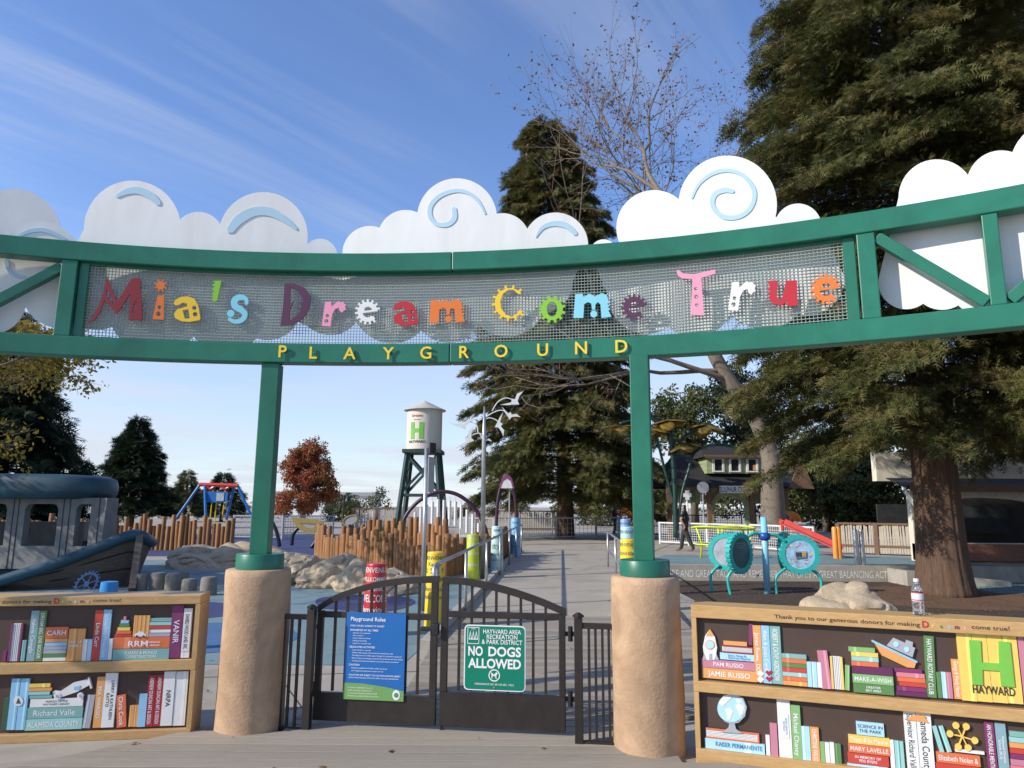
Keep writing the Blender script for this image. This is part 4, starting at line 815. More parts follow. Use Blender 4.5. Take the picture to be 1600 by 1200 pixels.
for i in range(len(far_)-1): mb.f.append((k+2*i, k+2*i+1, k+2*i+3, k+2*i+2))
mb.build('hull', HULL, boat, off=BO)
mb = MB(); mb.bar((g0.x-.03, g0.y-.02, g0.z-.02), (bow.x-.12, bow.y+.1, 0), .12, .22); mb.build('stem', HULL, boat, off=BO)
for k in (.33, .66):
    mb = MB(); mb.tube([Vector((p.x-.25*(i/(N_-1))*k, p.y+.25*k-.012, p.z*(1-k))) for i, p in enumerate(gun)], .012, 5); mb.build('plank_seam', BLACK, boat, off=BO)
mb = MB(); mb.tube(smoothpath([tuple(p) for p in gun], 4)+[tuple(p) for p in far_[1:]], .11, 10); mb.build('gunwale', BOATB, boat, 'all', off=BO)
lg = frame(D(138, 912, 13.72)+Vector((0, -.06, 0)), gun[4]-gun[2], (0, 0, 1)); mb = MB()
mb.prism([gear(0, 0, .2, 20, .035, 3.2), circ(0, 0, .165, 24)], 0, .008, lg); mb.prism([circ(0, 0, .05, 14)], 0, .008, lg)
for k in range(6): a = k*math.pi/3; mb.prism([ribbon([(0, 0), (.17*math.cos(a), .17*math.sin(a))], .02)], 0, .007, lg)
mb.build('gear_emblem', mat('emblem blue', (.12, .2, .36), .6), boat, off=BO)
# cabin: a wall with window openings, side wall and rounded roof
cy0 = 16.3; xr = Xat(163, cy0); zt = Zat(782, cy0); zb_ = .15
PW = Matrix.Translation((0, cy0, 0)) @ Matrix.Rotation(rad(90), 4, 'X')
Xc = lambda px: Xat(px, cy0); wz0, wz1 = Zat(858, cy0), Zat(792, cy0)
def win(p0, p1): a, b_ = Xc(p0), Xc(p1); r = .12; return [(a, wz0), (b_, wz0), (b_, wz1-r), (b_-r*.4, wz1-r*.2), (b_-r, wz1), (a+r, wz1), (a+r*.4, wz1-r*.2), (a, wz1-r)]
mb = MB(); mb.prism([[(-15.5, zb_), (xr, zb_), (xr+.05, zt), (-15.5, zt)], win(40, 92), win(120, 150), win(-40, 12), win(-110, -62)], -.2, 0, PW); mb.build('cabin_wall', CABG, boat, off=BO)
for px in (-20, 22, 30, 100, 110, 156):
    mb = MB(); mb.box((Xc(px), cy0-.004, (zb_+zt)/2), (.016, .012, zt-zb_)); mb.build('panel_seam', BLACK, boat, off=BO)
mb = MB(); mb.box((xr-.22, cy0+.42, (zb_+zt)/2), (.2, .75, zt-zb_)); mb.build('cabin_side', CABG, boat, off=BO)
mb = MB(); mb.box((-13, cy0+1.6, .6), (5, .2, 1.1)); mb.build('cabin_counter', CABG, boat, off=BO)
rt, rb = Zat(745, cy0-.2), Zat(784, cy0-.2); rx = Xat(170, cy0+.5)
mb = MB(); cxr, cyr = rx-3.4, cy0+.5; o_ = []
for r_, z in ((.90, rb), (.985, rb+.05), (1.0, rb+.2), (1.0, rt-.25), (.985, rt-.1), (.93, rt-.02), (.8, rt)): o_.append((r_, z))
n_ = 40
for r_, z in o_:
    for j in range(n_):
        a = 2*math.pi*j/n_; c_, s_ = math.cos(a), math.sin(a); e = .55
        mb.v.append((cxr+3.4*r_*math.copysign(abs(c_)**e, c_), cyr+1.0*r_*math.copysign(abs(s_)**e, s_), z))
for i in range(len(o_)-1):
    for j in range(n_): j2 = (j+1) % n_; mb.f.append((i*n_+j, i*n_+j2, (i+1)*n_+j2, (i+1)*n_+j))
mb.f.append(tuple((len(o_)-1)*n_+j for j in range(n_))); mb.f.append(tuple(reversed(range(n_)))); mb.build('cabin_roof', BOATB, boat, 'all', off=BO)
mb = MB(); mb.lathe([(.09, 0), (.09, .34), (.085, .37), (.0, .375)], n=16); o = mb.build('short_bollard', mat('bright blue plastic', (.02, .22, .52), .4), None, 'auto'); p = G(170, 924); p = D(170, 924, 8.0); o.location = (p.x, 8.0, 0); o.scale = (1, 1, p.z/.375+.30); tag(o, 'small bright blue round post behind the airplane bookcase', 'post')
# ------------------------------------------------------------------ welcome bollards and handrail
def cyl_text(lines, r_at, hgt, root, m, a0=-90):
    for s, z, h, mw in lines:
        mb = MB(); vs, fs, W = text_geo(s, .008); sy = h/.7; sx = min(sy, mw/W); r = r_at(z)+.002
        mb.add([(r*math.cos(rad(a0)+(v[0]-W/2)*sx/r), r*math.sin(rad(a0)+(v[0]-W/2)*sx/r), z+v[1]*sy) for v in vs], fs); mb.build('lettering', m, root)
def bollard(px, Y, ytop, colr, tcol, label, lines, r=.125, X=None):
    x = Xat(px, Y, 900) if X is None else X; h = D(px, ytop, Y).z; root = thing('welcome_bollard', (x, Y, 0), label, 'bollard', 'coloured welcome bollards along the walkway')
    m = mat('bollard '+label.split()[0]+label.split()[1], colr, .4, var=.08, scale=3); rr = lambda z: r*(1.18-.22*z/h)
    mb = MB(); mb.lathe([(rr(0), 0), (rr(h*.5), h*.5), (rr(h-.03), h-.03), (rr(h)*.93, h-.005), (rr(h)*.8, h)], n=28); mb.build('bollard_body', m, root, 'auto')
    mb = MB(); mb.lathe([(rr(h)*1.03, h-.035), (rr(h)*1.03, h-.02)], n=28); mb.build('cap_ring', m, root)
    cyl_text([(s, h*f, h*k, 2*r*1.5) for s, f, k in lines], rr, h, root, mat('bollard print '+tcol, {'w': (.75, .72, .65), 'd': (.10, .12, .10), 'y': (.75, .5, .1), 'p': (.25, .08, .25), 'b': (.08, .16, .3)}[tcol], .5))
    return root
bollard(588, 9.2, 880, (.50, .02, .025), 'w', 'deep red bollard with white and yellow welcome words', [('BIENVENUE', .88, .07, ), ('WILLKOMMEN', .76, .06), ('Bienvenidos', .63, .07), ('WELCOME', .48, .10), ('Bem-vindo', .34, .08)], .13)
bollard(680, 9.7, 862, (.80, .55, .02), 'd', 'bright yellow bollard with dark welcome words in several scripts', [('BIENVENUE', .90, .05), ('Karibu', .82, .05), ('ようこそ', .73, .06), ('WELCOME', .62, .06), ('Benvenuti', .5, .06), ('Valkommen', .4, .05)], .115)
bollard(738, 16.2, 835, (.48, .55, .03), 'w', 'lime green bollard with white welcome words beside the handrail', [('환영', .88, .07), ('ONGI', .74, .07), ('Velkommen', .55, .07), ('Vitajte', .3, .07)], .135)
bollard(776, 18.1, 822, (.45, .62, .60), 'd', 'pale mint bollard with grey welcome words beside the handrail', [('BEM', .88, .06), ('TERE', .72, .07), ('欢迎', .5, .09), ('Malipayon', .36, .06), ('Laskavo', .24, .06)], .14)
bollard(805, 23.4, 809, (.20, .42, .62), 'b', 'sky blue bollard at the far end of the handrail', [('Aloha', .85, .06), ('Witamy', .5, .06), ('Selamat', .25, .06)], .15)
for px, Y, yt, colr, lab, tc_ in ((982, 11.3, 842, (.80, .58, .02), 'yellow bollard just beyond the arch post with the orange base patch', 'd'), (981, 13.6, 823, (.40, .60, .66), 'pale aqua bollard standing behind the yellow one at the arch post', 'd'), (979, 16.5, 811, (.22, .36, .55), 'slate blue bollard farthest behind the arch post', 'b')):
    bollard(px, Y, yt, colr, tc_, lab, [('BENVENUTO', .9, .05), ('HOAN NGHENH', .78, .05), ('SVEIKI', .6, .06), ('Merhaba', .45, .06)], .12)
def rail_set(name, label, pts, zs, r, m, posts, cat='handrail', zbase=0.0):
    root = thing(name, (*pts[0][:2], zbase), label, cat); o_ = Vector((*pts[0][:2], zbase))
    for z in zs: mb = MB(); mb.tube([Vector((p[0], p[1], zbase+z))-o_ for p in pts], r, 8); mb.build('rail', m, root, 'all')
    for q in posts: mb = MB(); mb.tube([Vector((q[0], q[1], zbase))-o_, Vector((q[0], q[1], zbase+max(zs)))-o_], r*1.05, 8); mb.build('post', m, root, 'all')
    return root
rp = [(-.85+.07*(y_-8.5), y_) for y_ in (8.45, 11, 14, 17, 20, 23, 26)]
hr = rail_set('handrail', 'brushed steel handrail along the walkway beside the welcome bollards', rp, (.93,), .024, STEEL, rp)
mb = MB(); mb.tube(smoothpath([(0, 0, .93), (-.01, -.12, .92), (-.015, -.18, .84), (-.015, -.18, .45)], 5), .024, 8); mb.build('rail_return', STEEL, hr, 'all')
rq = [(1.72, 9.4), (1.95, 12), (2.3, 16), (2.6, 19.5)]
rail_set('handrail', 'brushed steel handrail on the walkway side of the yellow bollard behind the arch post', rq, (.93, .45), .024, STEEL, rq)
# street sign pole
sp = G(660, 955); root = thing('sign_post', sp, 'galvanised sign post with two thin signs turned edge-on above the yellow bollard', 'sign post'); ztp = D(660, 700, sp.y).z
mb = MB(); mb.tube([(0, 0, 0), (0, 0, ztp)], .034, 12); mb.build('post', STEEL, root, 'all')
mb = MB(); mb.box((.09, .02, ztp+.0), (.17, .02, .17), rad(62)); mb.build('blade_sign', BROWN, root)
mb = MB(); mb.box((.075, .05, ztp-.42), (.24, .012, .56), rad(74)); o = mb.build('parking_sign', GREYP, root)
# seagull mobile
gpos = (Xat(755, 16.4), 16.4); zt = D(755, 635, 16.4).z; gm = thing('seagull_mobile', (*gpos, 0), 'tall pole sculpture with six white seagulls on curved arms', 'sculpture')
mb = MB(); mb.tube([(0, 0, 0), (0, 0, zt*.82), (0, 0, zt)], [.055, .05, .018], 12); mb.build('pole', STEEL, gm, 'all')
gl_ = lambda px, py: (D(px, py, 16.4)-Vector((*gpos, 0)))
def gull(px, py, rot, s, arm):
    c = gl_(px, py); sh = [(-.30, .12), (-.17, .05), (-.06, .0), (0, .06), (.05, .0), (.17, .07), (.32, .02), (.18, -.01), (.07, -.07), (.05, -.16), (0, -.12), (-.05, -.08), (-.17, .0)]
    mb = MB(); M = Matrix.Translation(c) @ Matrix.Rotation(rad(90), 4, 'X') @ Matrix.Rotation(rad(rot), 4, 'Z') @ Matrix.Scale(s, 4); mb.prism([sh], -.02, .02, M); o = mb.build('seagull', WHITEP, gm)
    mb = MB(); mb.tube(smoothpath([tuple(gl_(*q)) for q in arm], 5), .013, 6); mb.build('arm', WHITEP, gm, 'all')
for a in ((802, 626, 40, 1.0, [(769, 642), (778, 628), (790, 622), (800, 624)]), (797, 647, -20, .8, [(756, 654), (770, 645), (783, 641), (793, 645)]), (782, 663, -80, .9, [(756, 656), (765, 653), (775, 656), (781, 662)]), (722, 662, 15, .95, [(747, 677), (745, 665), (735, 659), (724, 661)]), (730, 686, 60, 1.0, [(756, 680), (748, 677), (738, 680), (731, 686)]), (757, 685, -25, .6, [(756, 675), (757, 679), (757, 682), (757, 685)])): gull(*a)
# chime arch
PLUM = mat('plum steel', (.040, .012, .030), .4); ch = thing('chime_arch', (Xat(692, 24), 24, 0), 'plum arched frame hung with a row of white chime pipes', 'chime instrument'); co = ch.location.copy()
ap = smoothpath([tuple(D(*q, 24)) for q in ((622, 862), (630, 815), (652, 785), (684, 769), (715, 773), (742, 795), (758, 825), (766, 860))], 6)
mb = MB(); mb.tube(ap, .065, 8); mb.build('arch_tube', PLUM, ch, 'all', off=co)
for k in range(13):
    px = 640+k*9.0; top = np.interp(px, [Xp for Xp in (622, 630, 652, 684, 715, 742, 758)], [862, 815, 785, 769, 773, 795, 825])+11; p = D(px, top, 24); ln = .95-.02*k
    mb = MB(); mb.tube([(p.x, 24, p.z-ln), (p.x, 24, p.z)], .052, 8); mb.build('chime', WHITEP, ch, 'auto', off=co); mb = MB(); mb.tube([(p.x, 24, p.z), (p.x, 24, p.z+.14)], .006, 4); mb.build('hanger', STEEL, ch, off=co)
# narrow plum arch with a sign
na = thing('sign_arch', (Xat(791, 30), 30, 0), 'narrow plum arch topped with a colourful sign near the blue bollard', 'arch'); no = na.location.copy()
mb = MB(); mb.tube(smoothpath([tuple(D(*q, 30)) for q in ((775, 842), (777, 790), (784, 755), (792, 742), (800, 755), (806, 790), (808, 842))], 6), .07, 8); mb.build('arch_tube', PLUM, na, 'all', off=no)
Ms = Matrix.Translation((0, 30, 0)) @ Matrix.Rotation(rad(90), 4, 'X'); P3 = lambda pts: [(D(x, y, 30).x, D(x, y, 30).z) for x, y in pts]
mb = MB(); mb.prism([P3([(782, 763), (801, 763), (798, 752), (792, 748), (786, 752)])], .08, .11, Ms); mb.build('sign_face', WHITEP, na, off=no)
mb = MB(); mb.prism([P3([(779, 763), (782, 763), (786, 752), (792, 748), (798, 752), (801, 763), (804, 763), (800, 748), (792, 739), (784, 748)])], .085, .12, Ms); mb.build('sign_band', mat('sign band', (.20, .05, .12), .5, var=.6, scale=14), na, off=no)
mb = MB(); mb.tube([(Xat(796, 30), 30.02, 0), (Xat(796, 30), 30.02, 2.6)], .03, 6); mb.build('prop', GREYP, na, off=no)
# ------------------------------------------------------------------ water tower
TG = mat('tower green', (.025, .055, .05), .6, var=.2); TW = mat('tower cream', (.62, .58, .49), .6, var=.06, scale=1.5, stretch=(6, 6, .6)); ty = 33.0
tx = Xat(660, ty); tw = thing('water_tower', (tx, ty, 0), 'cream water tower with a green H on dark green timber legs', 'water tower'); zb_, zt_ = Zat(704, ty), Zat(642, ty); tr = 27.5/F*ty
mb = MB(); mb.lathe([(tr, zb_), (tr, zt_)], n=36); tank = mb.build('tank', TW, tw, 'auto')
mb = MB(); mb.lathe([(tr*1.2, zt_-.03), (tr*1.2, zt_), (.05, Zat(628, ty)), (.01, Zat(626, ty))], n=36); mb.build('roof', mat('tower roof', (.50, .47, .41), .5, var=.1), tw, 'auto')
mb = MB(); mb.box((0, 0, zb_-.1), (2.15*tr, 2.15*tr, .16)); mb.build('platform', TG, tw)
def corner(k, t): sx, sy = ((-1, -1), (1, -1), (1, 1), (-1, 1))[k]; w_ = (.82+.48*(1-t))*tr; return Vector((sx*w_, sy*w_, (zb_-.18)*t))
for k in range(4): mb = MB(); mb.bar(corner(k, 0), corner(k, 1), .17, .17); mb.build('leg', TG, tw)
for k in range(4):
    j = (k+1) % 4
    for t0, t1 in ((.55, .97),):
        mb = MB(); mb.bar(corner(k, t0), corner(j, t1), .07, .12); mb.build('brace', TG, tw); mb = MB(); mb.bar(corner(j, t0), corner(k, t1), .075, .12); mb.build('brace', TG, tw)
    mb = MB(); mb.bar(corner(k, .52), corner(j, .52), .09, .12); mb.build('girt', TG, tw)
def on_tank(pts2, name, m):
    mb = MB(); mb.prism([pts2], 0, .012); mb.v = [(tr*math.sin(v[0]/tr-.32)*(1+v[2]/tr+.002), -tr*math.cos(v[0]/tr-.32)*(1+v[2]/tr+.002), v[1]) for v in mb.v]; mb.build(name, m, tank)
hz0, hz1 = Zat(689, ty), Zat(663, ty); hw = .32; hm = (hz0+hz1)/2
on_tank([(-hw, hz0), (-hw+.2, hz0), (-hw+.2, hm-.09), (hw-.2, hm-.09), (hw-.2, hz0), (hw, hz0), (hw, hz1), (hw-.2, hz1), (hw-.2, hm+.09), (-hw+.2, hm+.09), (-hw+.2, hz1), (-hw, hz1)], 'letter', mat('tower H', (.14, .42, .05), .5, var=.25, scale=1.2))
for s, z, h, m_ in (('HAYWARD', Zat(695, ty), .12, TXD), ('Dreams', Zat(655, ty), .12, mat('tower red', (.45, .06, .05), .5)), ('come true in', Zat(660, ty), .05, TXD)):
    vs, fs, W = text_geo(s, .02); sc_ = h/.7; mb = MB(); mb.add([((tr+.012)*math.sin((v[0]-W/2)*sc_/tr-.32), -(tr+.012)*math.cos((v[0]-W/2)*sc_/tr-.32), z+v[1]*sc_) for v in vs], fs); mb.build('lettering', m_, tank)
# ------------------------------------------------------------------ fences
def mesh_fence(pts, h, label, m, wire, pitch=.09, group=None, zb=.08):
    root = thing('mesh_fence', (*pts[0], 0), label, 'fence', group); o_ = Vector((*pts[0], 0))
    for i in range(len(pts)-1):
        a, b_ = Vector((*pts[i], 0))-o_, Vector((*pts[i+1], 0))-o_; d = (b_-a).normalized()
        for t in (0.02, 1): q = a+(b_-a)*t; mb = MB(); mb.box((q.x, q.y, h/2), (.06, .06, h), math.atan2(d.y, d.x)); mb.build('post', m, root)
        for z in (h-.03, zb+.03): mb = MB(); mb.bar(a+Vector((0, 0, z)), b_+Vector((0, 0, z)), .05, .06); mb.build('rail', m, root)
        mb = MB(); n_ = int((b_-a).length/pitch)
        for k in range(1, n_): q = a+(b_-a)*(k/n_); mb.bar((q.x, q.y, zb), (q.x, q.y, h-.03), wire, wire, up=(0, 1, 0))
        for k in range(1, int((h-zb)/pitch)): z = zb+k*pitch; mb.bar(a+Vector((0, 0, z)), b_+Vector((0, 0, z)), wire*.9, wire*.9)
        o = mb.build('wire_grid', m, root); o['kind'] = 'stuff'
    return root
WG = mat('white fence paint', (.60, .61, .60), .45, var=.06); GF = mat('grey fence paint', (.38, .39, .40), .5, var=.1)
fz = lambda *q: [tuple(G(*p)[:2]) for p in q]
mesh_fence([(-2.6, 36.2), (-.9, 36.0), (2.05, 36.0)], 1.02, 'white framed mesh fence in front of the central redwood', WG, .014, .11)
mesh_fence([(2.2, 36.1), (4.3, 36.8), (6.2, 40.5), (6.6, 46)], 1.05, 'pale rail fence curving away up the ramp beside the far person', GF, .016, .22)
mesh_fence(fz((1030, 850), (1105, 854), (1168, 859)), .95, 'white mesh fence panel behind the walking man', WG, .014, .1)
mesh_fence(fz((1173, 859), (1222, 863), (1274, 868)), .97, 'white mesh fence panel beside the red slide', WG, .014, .1)
mesh_fence(fz((362, 842), (440, 843), (520, 842)), 1.1, 'grey mesh fence behind the gold leaf play panel', GF, .016, .12)
mesh_fence([(7.2, 40), (12.2, 38.2)], 1.2, 'dark railing in front of the green playhouse', mat('dark rail', (.06, .06, .065), .5), .016, .12)
def picket(p0, p1, h, n_, label, m, rail_m, gap=.8):
    root = thing('picket_fence', (*p0, 0), label, 'fence', 'rustic picket fences'); a = Vector((*p0, 0)); b_ = Vector((*p1, 0)); d = b_-a; an = math.atan2(d.y, d.x)
    mb = MB(); mb.box((0, 0, .5), (d.length/n_*gap, .03, 1)); me = mb.build('picket', m, root).data; bpy.data.objects.remove(root.children[0])
    for k in range(n_):
        o = bpy.data.objects.new('picket', me); COL.objects.link(o); o.parent = root; q = d*((k+.5)/n_); o.location = (q.x, q.y, .05); o.rotation_euler = (0, random.uniform(-.03, .03), an); o.scale = (random.uniform(.75, 1.1), 1, h*random.uniform(.92, 1.0))
    for z in (h*1.0+.06, .3): mb = MB(); mb.bar((0, 0, z), d+Vector((0, 0, z)), .09, .07); mb.build('rail', rail_m, root)
    for t in (0, .5, 1): q = d*t; mb = MB(); mb.box((q.x, q.y, h*.53), (.13, .13, h*1.06), an); mb.build('post', rail_m, root)
    return root
PALEW = wood('weathered picket', (.34, .29, .22), (.55, .49, .40), (6, 6, 1), 3, .8, .2); DARKW = wood('brown timber', (.10, .055, .03), (.22, .13, .075), (3, 3, 3), 3, .7, .2)
picket((Xat(552, 40), 40), (Xat(626, 40), 40), 1.35, 22, 'pale picket fence beside the water tower', PALEW, DARKW)
picket((Xat(745, 42), 42), (Xat(872, 42), 42), 1.25, 36, 'pale picket fence behind the central redwood trunk', PALEW, DARKW)
picket((Xat(1306, 26), 26), (Xat(1428, 24.6), 24.6), 1.0, 30, 'pale picket fence between red slide and stage building', PALEW, DARKW)
# silver pipe posts
for px, lab in ((1340, 'silver pipe post on the side toward the picket fence'), (1349.5, 'silver pipe post on the side toward the redwood trunk')):
    mb = MB(); p = D(px, 880, 20.4); mb.lathe([(.07, 0), (.07, .96), (.06, 1.0), (.02, 1.02)], n=16); o = mb.build('pipe_post', STEEL, None, 'auto'); o.location = (p.x, 20.42, 0); tag(o, lab, 'post', 'pair of silver pipe posts')
# ------------------------------------------------------------------ drum play panel
TEAL = mat('turquoise plastic', (.03, .42, .38), .35, var=.08); SKYB = mat('sky blue pole', (.22, .55, .70), .35, var=.06); NAVY = mat('royal blue joint', (.02, .07, .35), .35)
dy = 17.1; dc = (Xat(1192, dy), dy); dr = thing('play_panel_stand', (*dc, -.38), 'turquoise play stand with two round gear panels on a light blue pole', 'play panel'); do = dr.location.copy()
zp = D(1190, 808, dy).z; mb = MB(); mb.tube([(*dc, -.38), (*dc, zp)], .075, 16); mb.build('pole', SKYB, dr, 'all', off=do)
jz = D(1190, 838, dy).z; mb = MB(); mb.lathe([(.09, -.09), (.13, -.04), (.13, .04), (.09, .09)], (dc[0], dy, jz), 14); mb.build('joint', NAVY, dr, 'all', off=do)
def disc(px, py, r, face, gearn, frontm, ring=None, Y=dy, legs=()):
    c = D(px, py, Y); F_ = Vector((math.sin(rad(face)), -math.cos(rad(face)), 0)); M = frame(c, Vector((math.cos(rad(face)), math.sin(rad(face)), 0)), (0, 0, 1))
    mb = MB(); mb.prism([gear(0, 0, r, gearn, .035, 5), circ(0, 0, r*.78, 36)], -.06, .06, M); rg = mb.build('gear_ring', TEAL, dr, off=do)
    mb = MB(); mb.prism([circ(0, 0, r*.79, 36)], -.045, .045, M); mb.build('panel_face', frontm, dr, off=do); return c, M
PF = mat('panel print blue', (.30, .50, .68), .4, var=.35, scale=9); PD = mat('panel slate', (.035, .085, .095), .3, var=.15); PMIR = mat('panel mirror', (.55, .58, .66), .15, .4, var=.2)
cR, M2 = disc(1249, 866, .43, -8, 26, PF); cL2, M1 = disc(1155, 864, .44, 38, 26, PD, Y=16.9); cL1, M0 = disc(1136, 862, .42, -28, 26, PMIR, Y=17.5); disc(1226, 860, .42, 55, 26, PD, Y=17.5)
mb = MB(); mb.box((0, 0, 0), (.30, .02, .15)); o = mb.build('counter_frame', mat('frame grey', (.35, .42, .5), .4), dr); o.matrix_local = Matrix.Translation(cR-do) @ M2.to_3x3().to_4x4() @ Matrix.Rotation(rad(90), 4, 'X') @ Matrix.Translation((0, -.06, 0)) if False else Matrix.Translation(cR-do+Vector((0, -.07, 0)))
for k in range(5):
    mb = MB(); mb.box((-.10+k*.05, 0, 0), (.03, .02, .10)); o = mb.build('counter_bead', mat(('bead dark', 'bead yellow')[k > 2], ((.05, .06, .08), (.7, .45, .05))[k > 2], .4), dr); o.location = cR-do+Vector((0, -.085, 0))
rnd = random.Random(3)
for k in range(22):
    a = rnd.uniform(0, 6.28); rr_ = rnd.uniform(.17, .31); mb = MB(); q = [(-.035, 0), (-.015, .015), (.012, .012), (.03, .0), (.012, -.012), (-.015, -.015)]
    mb.prism([[(x+rr_*math.cos(a), y+rr_*math.sin(a)) for x, y in q]], .045, .05, M2); mb.build('fish', mat(('fish red', 'fish yellow')[k % 2], ((.6, .12, .15), (.75, .65, .2))[k % 2], .4), dr, off=do)
mb = MB(); add_text(mb, 'HOW MANY OF EACH', M2 @ Matrix.Translation((0, .19, .048)), h=.03); add_text(mb, 'COLOR CAN YOU FIND?', M2 @ Matrix.Translation((0, .145, .048)), h=.03); mb.build('lettering', WT, dr, off=do)
mb = MB(); [add_text(mb, s, M1 @ Matrix.Translation((0, .22-.05*i, .048)), h=.03) for i, s in enumerate(('WHAT SOUNDS', 'DO YOU HEAR AT', 'THE CREEK?'))]; mb.build('lettering', mat('grey print', (.3, .38, .4), .5), dr, off=do)
jv = Vector((dc[0], dy, jz))
for tgt, side in ((cR+Vector((-.30, 0, .28)), 1), (cL2+Vector((.2, .1, .33)), -1)): mb = MB(); mid = (jv+tgt)/2+Vector((0, 0, .10)); mb.tube(smoothpath([tuple(jv), tuple(mid), tuple(tgt)], 6), .04, 8); mb.build('arm', TEAL, dr, 'all', off=do)
for c, dx in ((cR, .30), (cR, -.42), (cL1, -.25), (cL2, -.12)):
    s_ = c+Vector((dx*.8, 0, -.32)); e = Vector((c.x+dx*1.15+.1*(1 if dx > 0 else -1), c.y, -.40)); mb = MB(); mb.tube(smoothpath([tuple(s_), tuple((s_+e)/2+Vector((.12 if dx > 0 else -.12, 0, .08))), tuple(e)], 6), .035, 8); mb.build('leg', TEAL, dr, 'all', off=do)
# lime spinner
LIME = mat('lime steel', (.55, .62, .03), .4); lc = (Xat(1128, 23.5), 23.5); ls = thing('lime_spinner', (*lc, 0), 'lime yellow ring-topped play frame near the white fence', 'play frame')
mb = MB(); n_ = 28; mb.tube([(1.0*math.cos(2*math.pi*i/n_), .7*math.sin(2*math.pi*i/n_), .95+.04*math.sin(4*math.pi*i/n_)) for i in range(n_+1)], .035, 7, False); mb.build('ring', LIME, ls, 'all')
mb = MB(); mb.tube([(.9*math.cos(2*math.pi*i/n_), .6*math.sin(2*math.pi*i/n_), .42) for i in range(n_+1)], .03, 7, False); mb.build('ring', LIME, ls, 'all')
for a in (200, 250, 300, 350, 80): c_, s_ = math.cos(rad(a)), math.sin(rad(a)); mb = MB(); mb.tube([(c_*.98, s_*.68, .95), (c_*.8, s_*.55, .45), (c_*.86, s_*.6, 0)], .03, 7); mb.build('leg', LIME, ls, 'all')
# red slide and orange tunnel
RED = mat('red plastic', (.60, .06, .04), .35); ORG = mat('orange plastic', (.75, .27, .04), .4); sl_ = thing('slide', (Xat(1300, 24), 24, 0), 'red slide running down beside the white fence', 'slide'); so_ = sl_.location.copy()
a, b_ = D(1222, 818, 24.6), D(1312, 859, 23.6)
for dz, nm in ((0, 'chute'),): mb = MB(); mb.bar(a, b_, .5, .05); mb.build(nm, RED, sl_, off=so_)
for dy_ in (-.25, .25): mb = MB(); mb.bar(a+Vector((0, dy_, .08)), b_+Vector((0, dy_, .08)), .05, .16); mb.build('slide_side', RED, sl_, off=so_)
mb = MB(); mb.tube([(a.x, a.y, 0), (a.x, a.y, 1.15)], .06, 8); mb.build('post', RED, sl_, off=so_)
tn = thing('play_hood', (Xat(1228, 30), 30, 0), 'orange curved hood on red post by the big leaning tree', 'play hood'); to = tn.location.copy(); z0 = Zat(812, 30); mb = MB(); mb.prism([circ(0, 0, .42, 14, 0, 180)+circ(0, 0, .36, 14, 180, 0)], -.5, .5, Matrix.Translation((to.x, 30, z0)) @ Matrix.Rotation(rad(90), 4, 'X') @ Matrix.Rotation(rad(0), 4, 'Y')); mb.build('hood', ORG, tn, 'auto', off=to)
for px in (1220, 1236): mb = MB(); mb.tube([(Xat(px, 30), 30, 0), (Xat(px, 30), 30, z0+.1)], .06, 8); mb.build('post', RED, tn, off=to)
for px, lab in ((1301, 'orange log post nearer the slide end'), (1306.5, 'orange log post nearer the picket fence')): mb = MB(); mb.lathe([(.085, 0), (.085, .95), (.06, 1.0)], n=12); o = mb.build('orange_post', ORG, None, 'auto'); o.location = (Xat(px, 23.4), 23.4, 0); tag(o, lab, 'post', 'orange posts by the slide')
# ------------------------------------------------------------------ playhouse
SIDING = mat('sage siding', (.30, .36, .20), .7, var=.3, scale=1.2, stretch=(.3, .3, 14)); SHING = mat('dark shingle', (.020, .019, .020), .85, var=.5, scale=9, bmp=.5, bscale=25); TIMB = DARKW
hy = 33.5; hx = lambda px: Xat(px, hy); hzz = lambda py: Zat(py, hy)
ph = thing('playhouse', (hx(1140), hy, 0), 'sage green playhouse with dark shingle roof and dormer windows', 'playhouse'); po = ph.location.copy()
PH = Matrix.Translation((0, hy, 0)) @ Matrix.Rotation(rad(90), 4, 'X')
x0, x1, ze = hx(1085), hx(1178), hzz(757)
arcw = [(hx(1116), 0)]+[(hx(1140)+(hx(1164)-hx(1116))/2*math.cos(rad(a)), hzz(793)+(hzz(773)-hzz(793))*math.sin(rad(a))) for a in range(180, -1, -15)]+[(hx(1164), 0)]
mb = MB(); mb.prism([[(hx(1108), 0)]+arcw+[(hx(1174), 0), (hx(1174), ze), (hx(1108), ze)]], -.15, 0, PH); mb.build('wall', SIDING, ph, off=po)
for pa, pb_ in ((1048, 1100), (1178, 1222)):
    for k in range(7):
        xa = hx(pa+(pb_-pa)*k/7); xb = hx(pa+(pb_-pa)*(k+1)/7)-.02; mb = MB(); mb.box(((xa+xb)/2, hy+.6, hzz(772)+.05*(k % 2)), (xb-xa, .05, .75)); mb.build('hanging_board', mat('sage board %d' % (k % 3), ((.28, .33, .20), (.42, .44, .33), (.20, .26, .15))[k % 3], .7), ph, off=po)
for px in (1044, 1106, 1172, 1225): mb = MB(); mb.box((hx(px), hy-.25, ze/2), (.2, .2, ze)); mb.build('post', TIMB, ph, off=po)
for px, s in ((1106, 1), (1172, -1), (1172, 1), (1106, -1), (1225, -1)): mb = MB(); mb.bar((hx(px), hy-.25, ze-.75), (hx(px)+s*.55, hy-.25, ze-.1), .1, .12); mb.build('brace', TIMB, ph, off=po)
mb = MB(); mb.bar((hx(1040), hy-.25, ze), (hx(1232), hy-.25, ze), .2, .2); mb.build('eave_beam', TIMB, ph, off=po)
zr = hzz(724); xg0, xg1 = hx(1052), hx(1256)
